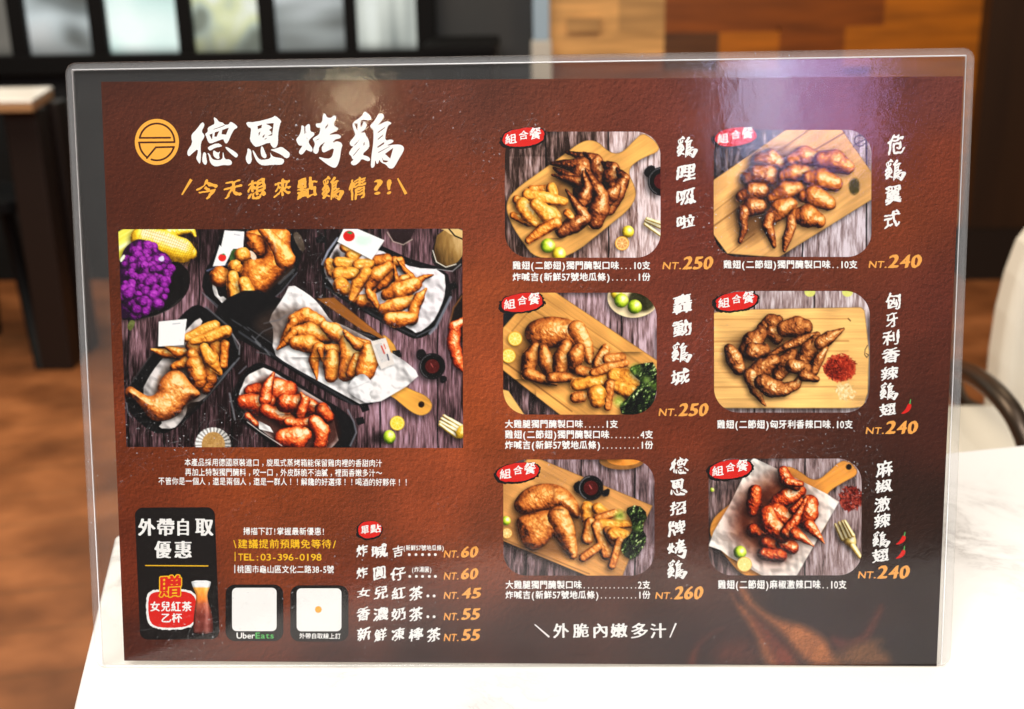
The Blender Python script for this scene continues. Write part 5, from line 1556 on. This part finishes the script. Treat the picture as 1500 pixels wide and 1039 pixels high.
def zb(ox, oy, sc, items):
    """(char, (x0, x1, y0, y1)) measured in an enlarged view -> boxes in artwork coordinates"""
    return [(c, ox + a / sc, oy + y0 / sc, ox + b / sc, oy + y1 / sc) for c, (a, b, y0, y1) in items]


# logo: gold disc with thin brown line work
def logo_lines(X, Y):
    cx, cy = 229.9, 208.1
    u, v = (X - cx) * 3.409 + 170, (Y - cy) * 3.409 + 198
    d = np.full(X.shape, 1e9)
    def seg(p):
        nonlocal d
        for (ax, ay), (bx, by) in zip(p[:-1], p[1:]):
            ex, ey = bx - ax, by - ay
            t = np.clip(((u - ax) * ex + (v - ay) * ey) / (ex * ex + ey * ey + 1e-9), 0, 1)
            d = np.minimum(d, np.hypot(u - ax - t * ex, v - ay - t * ey))
    arc = lambda a0, a1: [(170 + 88 * math.cos(t), 198 + 92 * math.sin(t)) for t in np.linspace(a0, a1, 20)]
    seg(arc(math.pi * 1.07, math.pi * 1.98) + [(258, 198)])
    seg([(84, 178), (262, 177)][:1] + [(236, 177)])
    seg([(80, 201), (258, 199)])
    seg(arc(math.pi * .99, math.pi * .68))
    seg([(120, 279), (165, 225), (256, 223)])
    seg(arc(math.pi * .09, math.pi * .60))
    return 4.6 - d


lg = lambda X, Y: 1 - np.hypot((X - 229.9) / 32.3, (Y - 208.1) / 33.7)
place('logo', *shape(lambda X, Y: np.minimum(lg(X, Y) * 30, -logo_lines(X, Y) / 3.409), 195, 172, 265, 244, .4), M_GOLD, card, Z1)

# the four large brush characters of the title
A_ = (265, 160, 8.8235); B_ = (430, 160, 8.8235)
T_DE = traced([[(275, 165), (305, 190), (300, 225), (265, 290), (305, 335), (300, 370), (260, 430), (255, 520), (262, 600), (250, 715), (220, 680), (195, 630), (215, 590), (222, 510), (150, 570), (105, 615), (80, 580), (90, 530), (150, 440), (135, 370), (140, 325), (200, 265)],
               [(420, 100), (465, 125), (490, 165), (545, 175), (565, 205), (620, 200), (635, 165), (665, 170), (735, 225), (720, 250), (690, 260), (650, 330), (610, 430), (580, 450), (555, 410), (550, 385), (480, 410), (380, 450), (350, 420), (330, 360), (310, 320), (350, 295), (345, 240), (400, 210), (440, 190)],
               [(345, 490), (470, 435), (535, 470), (525, 485), (440, 500), (380, 540), (355, 520)], [(290, 555), (325, 565), (330, 640), (342, 690), (318, 728), (280, 690), (275, 640)],
               [(340, 565), (370, 575), (400, 640), (440, 660), (540, 655), (540, 570), (548, 550), (565, 650), (630, 650), (662, 680), (655, 720), (600, 728), (560, 720), (450, 745), (400, 720), (370, 670), (365, 610)],
               [(420, 525), (480, 570), (510, 540), (490, 600), (505, 630), (480, 650), (430, 620), (415, 580)], [(570, 490), (600, 490), (690, 545), (745, 590), (720, 630), (690, 615), (600, 535)]],
              [[(370, 330), (410, 315), (405, 385), (395, 385)], [(440, 300), (495, 285), (460, 360), (432, 355)], [(535, 270), (620, 240), (585, 330), (525, 325)], [(405, 266), (570, 205), (562, 218), (435, 262)]], *A_)
T_EN = traced([[(835, 165), (960, 170), (1190, 110), (1215, 80), (1305, 155), (1280, 190), (1255, 330), (1258, 420), (1240, 490), (1200, 505), (1165, 470), (1150, 425), (980, 495), (940, 470), (890, 400), (900, 330), (910, 245), (870, 235)],
               [(860, 500), (910, 530), (912, 600), (918, 670), (885, 718), (850, 690), (835, 630), (860, 560)], [(920, 530), (945, 540), (1000, 640), (1050, 660), (1165, 640), (1155, 560), (1145, 540), (1170, 590), (1200, 620), (1330, 640), (1335, 690), (1300, 720), (1200, 718), (1060, 732), (1000, 700), (960, 640)],
               [(1035, 480), (1060, 485), (1090, 560), (1112, 610), (1090, 640), (1050, 620), (1030, 570)], [(1150, 525), (1230, 510), (1300, 485), (1350, 520), (1412, 570), (1400, 625), (1355, 638), (1300, 590), (1200, 545)]],
              [[(990, 220), (1050, 200), (1040, 245), (995, 260)], [(1095, 190), (1200, 180), (1180, 340), (1120, 350), (1175, 320), (1165, 290), (1140, 270), (1180, 240), (1150, 215)], [(1005, 310), (1030, 285), (1020, 320), (1005, 350)], [(1055, 350), (1085, 325), (1080, 350), (1060, 375)], [(1075, 390), (1115, 370), (1100, 390)]], *A_)
T_KAO = traced([[(100, 210), (130, 215), (140, 240), (190, 188), (215, 205), (215, 290), (265, 300), (272, 335), (230, 370), (200, 400), (195, 440), (250, 510), (240, 555), (190, 540), (165, 520), (130, 570), (100, 592), (68, 570), (75, 535), (120, 470), (75, 475), (50, 440), (30, 390), (75, 340), (100, 270)],
                [(380, 60), (415, 55), (425, 100), (480, 120), (520, 75), (555, 95), (550, 130), (520, 180), (530, 220), (580, 245), (575, 270), (440, 340), (560, 320), (620, 350), (600, 380), (540, 390), (520, 420), (600, 420), (635, 460), (615, 520), (600, 640), (570, 730), (540, 760), (490, 750), (400, 690), (305, 612), (440, 645), (490, 625), (510, 580), (525, 500), (440, 540), (390, 565), (365, 540), (365, 480), (420, 415), (330, 480), (325, 550), (295, 585), (255, 560), (255, 510), (280, 450), (260, 410), (245, 380), (330, 330), (340, 290), (350, 240), (300, 240), (285, 200), (300, 185), (370, 180)]],
               [[(410, 235), (455, 180), (440, 225), (415, 255)], [(275, 410), (340, 375), (320, 395)], [(138, 240), (152, 225), (155, 300), (143, 330)], [(510, 420), (550, 390), (560, 405), (520, 435)]], *B_)
T_JI = traced([[(755, 180), (890, 90), (905, 35), (940, 35), (1000, 95), (1005, 135), (975, 145), (900, 135), (850, 160), (940, 160), (945, 230), (920, 270), (870, 300), (930, 305), (935, 345), (960, 370), (980, 430), (980, 500), (880, 590), (960, 610), (992, 640), (985, 670), (950, 672), (880, 640), (850, 690), (790, 732), (745, 715), (740, 680), (780, 655), (755, 640), (750, 610), (715, 580), (725, 545), (780, 475), (740, 480), (720, 430), (800, 340), (790, 300), (770, 250)],
               [(1100, 55), (1160, 60), (1172, 100), (1130, 165), (1080, 220), (1200, 150), (1265, 175), (1260, 195), (1225, 205), (1190, 310), (1185, 410), (1260, 390), (1300, 410), (1270, 440), (1190, 475), (1330, 455), (1400, 465), (1430, 500), (1420, 550), (1370, 630), (1310, 740), (1280, 770), (1230, 765), (1200, 720), (1130, 690), (1110, 650), (1095, 700), (1075, 712), (1055, 650), (1050, 740), (1015, 765), (998, 740), (1005, 630), (1015, 545), (1030, 450), (1035, 330), (1030, 260), (1005, 250), (985, 215), (1050, 150)]],
              [[(785, 185), (830, 190), (825, 280), (808, 240)], [(865, 165), (905, 160), (880, 230), (868, 235)], [(770, 600), (855, 495), (850, 515), (775, 605)], [(905, 440), (920, 425), (918, 460), (905, 475)], [(780, 470), (860, 385), (800, 465)], [(870, 295), (912, 285), (880, 308)],
               [(1085, 300), (1185, 230), (1180, 245), (1100, 305)], [(1085, 390), (1160, 325), (1150, 350), (1095, 395)], [(1080, 490), (1170, 425), (1170, 450), (1090, 500)], [(1180, 580), (1290, 500), (1250, 640), (1200, 595)], [(1135, 605), (1160, 660), (1230, 670), (1200, 690), (1160, 685)], [(1090, 560), (1260, 470), (1250, 480), (1100, 565)]], *B_)
place('title_lettering', *join([T_DE, T_EN, T_KAO, T_JI]), M_WHITE, card, Z1)
TR = {'德': T_DE, '恩': T_EN, '烤': T_KAO, '鷄': T_JI}


def brush(items, **kw):
    out = []
    for it in items:
        if it[0] in TR: out.append(fit(TR[it[0]], *it[1:]))
        else: out += brush_text([it], **kw)
    return out


SL = (180, 150, 3.409)
sg = brush(zb(*SL, [('今', (365, 475, 385, 485)), ('天', (503, 597, 385, 483)), ('想', (622, 715, 378, 485)), ('來', (752, 840, 380, 478)), ('點', (870, 972, 372, 488)), ('鷄', (992, 1105, 368, 490)), ('情', (1128, 1215, 372, 490)), ]))
sg += brush_text(zb(*SL, [('?', (1253, 1298, 385, 462)), ('!', (1318, 1342, 385, 460))]), warp=1.0)


def stick(p, w0, w1):
    (ax, ay), (bx, by) = p
    L = math.hypot(bx - ax, by - ay); nx, ny = -(by - ay) / L, (bx - ax) / L
    return (np.array([(ax + nx * w0, ay + ny * w0), (bx + nx * w1, by + ny * w1), (bx - nx * w1, by - ny * w1), (ax - nx * w0, ay - ny * w0)]), [[0, 1, 2, 3]])


def zp(v, x, y): return (v[0] + x / v[2], v[1] + y / v[2])


sg += [stick((zp(SL, 342, 385), zp(SL, 295, 462)), 2.2, 1.1), stick((zp(SL, 1372, 380), zp(SL, 1414, 458)), 1.1, 2.2)]
place('slogan_lettering', *join(sg), M_GOLD, card, Z1)

# names of the dishes, written downwards
V1, V2, V3, V4, V5, V6 = (720, 170, 3.997), (1030, 170, 3.997), (720, 410, 3.997), (1030, 410, 3.997), (720, 650, 3.353), (1030, 650, 3.056)
names = [(V1, [('鷄', (1083, 1208, 118, 245)), ('哩', (1080, 1195, 278, 385)), ('呱', (1080, 1198, 418, 522)), ('啦', (1082, 1192, 577, 660))]),
         (V2, [('危', (1078, 1182, 107, 232)), ('鷄', (1062, 1188, 252, 380)), ('翼', (1065, 1162, 402, 525)), ('式', (1058, 1155, 547, 662))]),
         (V3, [('轟', (1058, 1175, 82, 205)), ('動', (1057, 1172, 232, 335)), ('鷄', (1053, 1175, 365, 485)), ('城', (1050, 1160, 515, 618))]),
         (V4, [('匈', (1068, 1158, 75, 175)), ('牙', (1070, 1140, 190, 278)), ('利', (1050, 1150, 290, 385)), ('香', (1045, 1152, 395, 490)), ('辣', (1040, 1143, 505, 592)), ('鷄', (1033, 1143, 600, 705)), ('翅', (1030, 1130, 720, 802))]),
         (V5, [('德', (875, 968, 65, 150)), ('恩', (878, 962, 170, 255)), ('招', (876, 957, 280, 355)), ('牌', (865, 952, 375, 460)), ('烤', (862, 960, 468, 565)), ('鷄', (862, 962, 570, 665))]),
         (V6, [('麻', (772, 850, 75, 152)), ('椒', (770, 848, 160, 222)), ('激', (765, 840, 235, 308)), ('辣', (765, 838, 310, 382)), ('鷄', (757, 838, 392, 465)), ('翅', (755, 832, 468, 535))])]
for v, it in names:
    place('dish_name', *join(brush(zb(*v, it))), M_WHITE, card, Z1)

# captions under the photographs
caps = [[('雞翅(二節翅)獨門醃製口味...10支', 750.5, 953, 382.6, 394.8), ('炸喊吉(新鮮57號地瓜條)......1份', 750.5, 953, 399.5, 411.6)],
        [('雞翅(二節翅)獨門醃製口味..10支', 1059.3, 1256.4, 381.2, 393.4)],
        [('大雞腿獨門醃製口味.....1支', 739.3, 905.6, 615, 627), ('雞翅(二節翅)獨門醃製口味.......4支', 739.3, 957, 630.2, 642.5), ('炸喊吉(新鮮57號地瓜條).........1份', 739.3, 957, 645.6, 657.8)],
        [('雞翅(二節翅)匈牙利香辣口味.10支', 1050, 1249.5, 615.2, 627.8)],
        [('大雞腿獨門醃製口味.............2支', 740, 953, 850.4, 862.6), ('炸喊吉(新鮮57號地瓜條).........1份', 740, 953, 865.3, 877.2)],
        [('雞翅(二節翅)麻椒激辣口味..10支', 1051.3, 1240.4, 849.6, 862.6)]]
for c in caps:
    place('ingredient_caption', *join([p for t in c for p in line_text(t[0], t[1], t[2], t[3], t[4], off=.03)]), M_WHITE, card, Z1)

# prices
PB_ = dict(nib=(5.0, 1.2), rough=.35, shear=-.02)


def slant(parts, k, yb): return [(np.stack([v[:, 0] - (v[:, 1] - yb) * k, v[:, 1]], 1), f) for v, f in parts]


def price(num, xn0, xn1, yn0, yn1, xd0, xd1, yd0, yd1, mat):
    w = xn1 - xn0
    it = [('N', xn0, yn0, xn0 + w * .42, yn1), ('T', xn0 + w * .46, yn0, xn0 + w * .82, yn1), ('.', xn0 + w * .87, yn1 - (yn1 - yn0) * .2, xn0 + w * .98, yn1)]
    a = slant(brush_text(it, nib=(3.4, 1.2), rough=.3, shear=-.02, warp=2.0), .16, yn1)
    n = len(num); cw = (xd1 - xd0) / n
    d = slant(brush_text([(c, xd0 + i * cw + .3, yd0, xd0 + (i + 1) * cw - .9, yd1) for i, c in enumerate(num)], nib=(8.0, 1.6), rough=.35, shear=.05, warp=2.0), .16, yd1)
    place('price', *join(a + d), mat, card, Z1)


for num, a in (('250', (970, 998, 384, 394.6, 999, 1044, 375.6, 395)), ('240', (1272, 1299, 382.5, 392.6, 1300, 1349.5, 373, 392.8)), ('250', (964.4, 991.5, 598.5, 609.5, 993, 1037, 590.6, 610)),
               ('240', (1267.7, 1295, 626, 635.8, 1296, 1344, 616.4, 636)), ('260', (959.5, 985, 867.5, 877.6, 986.5, 1029.5, 858.8, 878.2)), ('240', (1256.4, 1283, 837, 847.4, 1284, 1332, 828.3, 848))):
    price(num, *a, M_AMBER)


# red set-meal badges with a black brush edge
def badge(cx, cy, a, b, ang, chars, seed):
    ca, sa = math.cos(ang), math.sin(ang)
    def ell(k, dx, dy, r):
        def f(X, Y):
            u = (X - cx - dx) * ca + (Y - cy - dy) * sa; v = -(X - cx - dx) * sa + (Y - cy - dy) * ca
            return (1 - (np.abs(u / (a * k)) ** 2.3 + np.abs(v / (b * k)) ** 2.3) ** .5) * 10 + (fbm(X, Y, 5, seed=seed, octv=3) - .5) * r
        return f
    e = (cx - a * 1.4, cy - b * 1.6, cx + a * 1.4, cy + b * 1.6)
    ring = ell(1.13, -.8, 1.2, 2.6); red = ell(1.0, 0, 0, 1.4)
    o = place('badge', *shape(red, *e, .45), M_RED, card, Z3)
    place('brush_edge', *shape(ring, *e, .45), M_BLACK, o, Z2)
    place('badge_lettering', *join(brush_text(chars, nib=(3.4, 1.4), rough=.5, shear=.14, warp=3.0)), M_WHITE, o, Z4)


for i, ((cx, cy), (q0, q1, q2)) in enumerate(zip([(766.8, 201.3), (1077.5, 200.5), (765, 443.3), (1078.8, 441.3), (758.8, 691.8), (1069.9, 687.6)],
                                                 [((-26.5, -5, -9.5, 10), (-6.5, -9.8, 7, 4.2), (9, -14.6, 26, 3.5))] * 6)):
    badge(cx, cy, 30.5, 13.4, R(-8), [(c, cx + q[0], cy + q[1], cx + q[2], cy + q[3]) for c, q in zip('組合餐', (q0, q1, q2))], 40 + i)
ML = (320, 760, 3.846)
badge(541.8, 775.8, 17.4, 12.2, R(-8), zb(*ML, [('單', (803, 850, 36, 86)), ('點', (856, 917, 30, 82))]), 51)

# single items
rows_ = [([('炸', (778, 842, 145, 218)), ('喊', (862, 955, 138, 222)), ('吉', (980, 1040, 150, 220))], [1075, 1113, 1150, 1187, 1222], 202, '60', (178, 219), (155, 219), 1362, 1462),
         ([('炸', (778, 842, 272, 340)), ('圓', (870, 945, 265, 348)), ('仔', (968, 1055, 272, 350))], [1078, 1115, 1150, 1188, 1222], 325, '60', (302, 343), (278, 342), 1362, 1462),
         ([('女', (780, 855, 388, 445)), ('兒', (875, 955, 378, 455)), ('紅', (975, 1055, 385, 455)), ('茶', (1075, 1150, 378, 462))], [1180, 1215], 435, '45', (412, 452), (388, 450), 1366, 1478),
         ([('香', (778, 855, 495, 578)), ('濃', (872, 958, 498, 578)), ('奶', (972, 1055, 500, 575)), ('茶', (1075, 1150, 495, 578))], [1180, 1215], 552, '55', (530, 572), (503, 570), 1366, 1472),
         ([('新', (780, 860, 608, 690)), ('鮮', (878, 950, 612, 695)), ('凍', (975, 1050, 612, 690)), ('檸', (1072, 1155, 612, 692)), ('茶', (1175, 1250, 612, 695))], [], 0, '55', (648, 690), (620, 688), 1366, 1472)]
disc = lambda x, y, r: (np.array([(x + r * math.cos(t * math.pi / 6), y + r * math.sin(t * math.pi / 6)) for t in range(12)]), [list(range(12))])
for ch_, dots, dy_, num, (n0, n1), (d0, d1), x0, x1 in rows_:
    pr = brush(zb(*ML, ch_)) + [disc(320 + x / 3.846, 760 + dy_ / 3.846, 2.1) for x in dots]
    place('item_name', *join(pr), M_WHITE, card, Z1)
    price(num, 320 + 1268 / 3.846, 320 + 1354 / 3.846, 760 + n0 / 3.846, 760 + n1 / 3.846, 320 + x0 / 3.846, 320 + x1 / 3.846, 760 + d0 / 3.846, 760 + d1 / 3.846, M_AMBER)
place('item_note', *join(line_text('(新鮮57號地瓜條)', 590.4, 650.8, 798.4, 806.6, off=.02)), M_WHITE, card, Z1)
place('item_note', *join(line_text('(炸湯圓)', 602.9, 632.6, 830, 838.4, off=.02)), M_WHITE, card, Z1)

# description under the large photograph
ds = [('本產品採用德國原裝進口，旋風式蒸烤箱能保留雞肉裡的香甜肉汁', 270, 560.2, 671.4, 682.6, 1.6), ('再加上特製獨門醃料，咬一口，外皮酥脆不油膩，裡面香嫩多汁～', 270.8, 560.2, 685.8, 697, 1.4),
      ('不管你是一個人，還是兩個人，還是一群人！！解饞的好選擇！！喝酒的好夥伴！！', 231.7, 600, 699, 710.2, 2.0)]
place('description_lettering', *join([p for t in ds for p in line_text(t[0], t[1], t[2], t[3], t[4], dy=t[5], off=.012)]), M_WHITE, card, Z1)

# contact lines
place('contact_lettering', *join(line_text('掃描下訂!掌握最新優惠!', 355.9, 476.5, 772.4, 783.6, .4, off=.016)), M_WHITE, card, Z1)
place('contact_lettering', *join(line_text('\\建議提前預購免等待/', 340.3, 493.7, 789.6, 803.2, .4, off=.012)), M_YELLOW, card, Z1, 'yellow line asking to order ahead')
place('contact_lettering', *join(line_text('TEL:03-396-0198', 348.6, 471.4, 809.4, 821.6, .4, off=.014, half=.5) + [stick(((344.4, 808.6), (344.4, 822)), .6, .6)]), M_YELLOW, card, Z1, 'yellow telephone line')
place('contact_lettering', *join(line_text('桃園市龜山區文化二路38-5號', 347, 489.5, 828, 839.4, .4, off=.016) + [stick(((344, 827.6), (344, 839.6)), .6, .6)]), M_WHITE, card, Z1)

# slogan at the bottom
serif = dict(nib=(3.6, .2), rough=.16, shear=.05, warp=1.0)
b6 = brush_text(zb(*V5, [('外', (303, 380, 882, 955)), ('脆', (400, 478, 882, 953)), ('內', (500, 570, 884, 955)), ('嫩', (585, 668, 882, 953)), ('多', (685, 768, 880, 956)), ('汁', (780, 858, 882, 955))]), **serif)
b6 += [stick((zp(V5, 212, 888), zp(V5, 284, 950)), .8, 1.3), stick((zp(V5, 906, 882), zp(V5, 876, 952)), 1.3, .8)]
place('closing_lettering', *join(b6), M_WHITE, card, Z1)

# chilli icons beside the two hot dishes
def chilli(v, x0, x1, y0, y1):
    pts = [(x0, y1), (x0 + .35 * (x1 - x0), y0 + .80 * (y1 - y0)), (x0 + .58 * (x1 - x0), y0 + .52 * (y1 - y0)), (x0 + .68 * (x1 - x0), y0 + .28 * (y1 - y0)), (x1 - .02 * (x1 - x0), y0 + .32 * (y1 - y0)), (x1 - .02 * (x1 - x0), y0 + .55 * (y1 - y0)), (x0 + .8 * (x1 - x0), y0 + .80 * (y1 - y0)), (x0 + .4 * (x1 - x0), y0 + .98 * (y1 - y0))]
    pp = np.array([zp(v, *q) for q in pts])
    lo, hi = pp.min(0) - 1, pp.max(0) + 1
    o = place('chilli_icon', *shape(lambda X, Y: sdf_poly(X, Y, smooth_poly(pp, 2)), lo[0], lo[1], hi[0], hi[1], .3), M_RED, card, Z1)
    place('chilli_stem', *join([stick((zp(v, x0 + .84 * (x1 - x0), y0 + .32 * (y1 - y0)), zp(v, x0 + .92 * (x1 - x0), y0)), .9, .5)]), M_GREEN, o, Z2)


chilli(V4, 1155, 1220, 700, 785); chilli(V6, 858, 908, 395, 452); chilli(V6, 858, 906, 458, 515)


# black panel: take-away offer
def rquad(c, r):
    c = np.array(c, float); cc = c.mean(0)
    ins = c - np.sign(c - cc) * r
    return lambda X, Y: r + np.where((s_ := sdf_poly(X, Y, ins)) > 0, s_, s_)


TP = (190, 740, 4.95)
pq = [zp(TP, 38, 18), zp(TP, 618, 16), zp(TP, 651, 972), zp(TP, 74, 976)]
op = place('offer_panel', *shape(rquad(pq, 12), 195, 740, 324, 940, .5), M_BLACK, card, Z1, 'black rounded panel with the takeaway offer and a tea carafe')
ming = dict(nib=(6.0, .2), rough=.2, shear=.0, warp=.6)
place('offer_lettering', *join(brush_text(zb(*TP, [('外', (62, 188, 98, 222)), ('帶', (197, 325, 98, 222)), ('自', (345, 430, 98, 222)), ('取', (475, 607, 98, 222)), ('優', (180, 302, 260, 385)), ('惠', (325, 450, 260, 385))]), **ming)), M_WHITE, op, Z2)
place('gold_rule', *join([stick((zp(TP, 112, 438), zp(TP, 570, 441)), .75, .75)]), M_YELLOW, op, Z2)
blob_ = np.array([zp(TP, *q) for q in ((135, 690), (150, 640), (200, 628), (300, 622), (420, 626), (470, 660), (490, 720), (490, 800), (460, 850), (420, 880), (300, 892), (190, 884), (150, 850), (134, 780))])
bl = lambda k, r, sd: (lambda X, Y: sdf_poly(X, Y, smooth_poly(blob_, 2)) + k + (fbm(X, Y, 4, seed=sd, octv=3) - .5) * r)
rb_ = place('red_blob', *shape(bl(0, 1.2, 61), 208, 858, 296, 930, .45), M_RED, op, Z3)
place('white_brush_edge', *shape(bl(3.1, 3.0, 62), 204, 852, 300, 934, .45), M_WHITE, rb_, Z2)
lt_ = []
for ch_, (a, b, y0, y1) in (('女', (150, 220, 698, 770)), ('兒', (228, 296, 698, 770)), ('紅', (302, 372, 698, 770)), ('茶', (380, 450, 698, 770)), ('乙', (232, 300, 788, 850)), ('杯', (305, 380, 783, 852))):
    lt_.append(fit((bold_glyph(ch_, .25)[0] * np.array([1, -1]), bold_glyph(ch_, .25)[1]), *zp(TP, a, y0), *zp(TP, b, y1)))
place('tea_lettering', *join(lt_), M_WHITE, op, Z4)
gz = zb(*TP, [('贈', (218, 374, 508, 664))])
place('gift_outline', *join(brush_text(zb(*TP, [('贈', (210, 381, 500, 672))]), nib=(4.0, .5), rough=.1, shear=.06, warp=0, iso=4)), M_YELLOW, op, Z4)
place('gift_lettering', *join(brush_text(gz, nib=(4.0, .5), rough=.1, shear=.06, warp=0)), M_RED, op, Z4 + .00004)
car = np.array([zp(TP, *q) for q in ((445, 545), (592, 545), (584, 590), (563, 640), (566, 690), (600, 790), (608, 912), (590, 932), (474, 932), (459, 910), (466, 790), (482, 690), (480, 640), (456, 590))])
s = Pic(car[:, 0].min(), car[:, 1].min(), car[:, 0].max(), car[:, 1].max(), lambda X, Y: sdf_poly(X, Y, smooth_poly(car, 1)))
s.view(*TP)
yy = (s.Y - 740) * 4.95; xx = (s.X - 190) * 4.95
tea = cmap(np.interp(yy, [540, 592, 600, 680, 720, 800, 935], [0, .12, .3, .42, .6, .8, .95]), [(0, (236, 240, 244)), (.12, (214, 218, 222)), (.3, (242, 168, 70)), (.42, (236, 128, 44)), (.6, (176, 86, 60)), (.8, (134, 62, 52)), (1, (108, 50, 44))])
edge = np.clip(1 - sdf_poly(s.X, s.Y, smooth_poly(car, 1)) / 4, 0, 1)[..., None]
s.rgb = tea * (1 - .35 * edge) + (fbm(s.X, s.Y, 4, 7, seed=5)[..., None] - .5) * 44 + 40 * np.exp(-((xx - 560) / 14) ** 2)[..., None]
s.line([(450, 552), (588, 552)], 10, (250, 252, 255), .9)
s.build('tea_carafe', op, Z4 + .00003)

# two black panels with white squares
for (x0, x1, y0, y1), (a0, a1, b0, b1), kind in (((40, 366, 371, 689), (77, 328, 389, 633), 0), ((405, 733, 375, 692), (441, 693, 392, 634), 1)):
    X0, Y0_ = zp(ML, x0, y0); X1, Y1 = zp(ML, x1, y1)
    cp = place('code_panel', *shape(lambda X, Y: rr_sdf(X, Y, X0, Y0_, X1, Y1, 14), X0 - 1, Y0_ - 1, X1 + 1, Y1 + 1, .5), M_BLACK, card, Z1, 'black rounded panel with a delivery service name' if kind == 0 else 'black rounded panel for ordering pick-up online')
    A0, C0 = zp(ML, a0, b0); A1, C1 = zp(ML, a1, b1)
    place('white_square', *shape(lambda X, Y: rr_sdf(X, Y, A0, C0, A1, C1, 7), A0 - 1, C0 - 1, A1 + 1, C1 + 1, .5), M_WHITE, cp, Z2)
    if kind == 0:
        w = []
        def latin(t, xa, xb, ya, yb):
            out = []; x = 0
            for c in t:
                v, f = bold_glyph(c, .25); x += .05
                out.append((np.stack([v[:, 0] - v[:, 0].min() + x, -v[:, 1]], 1), f)); x += np.ptp(v[:, 0]) + .02
            V, F = join(out); return [fit((V, F), xa, ya, xb, yb)]
        place('panel_lettering', *join(latin('Uber', *(320 + 102 / 3.846, 320 + 205 / 3.846), 760 + 641 / 3.846, 760 + 675 / 3.846)), M_WHITE, cp, Z2)
        place('panel_lettering', *join(latin('Eats', *(320 + 209 / 3.846, 320 + 312 / 3.846), 760 + 641 / 3.846, 760 + 675 / 3.846)), M_GREEN, cp, Z2, 'green half of the service name')
    else:
        place('panel_lettering', *join(line_text('外帶自取線上訂', 320 + 455 / 3.846, 320 + 690 / 3.846, 760 + 643 / 3.846, 760 + 675 / 3.846, .5, off=.02)), M_WHITE, cp, Z2)
        place('round_mark', *join([disc(*zp(ML, 563, 511), 5)]), M_GOLD, cp, Z3)
bpy.data.objects.remove(_fo)
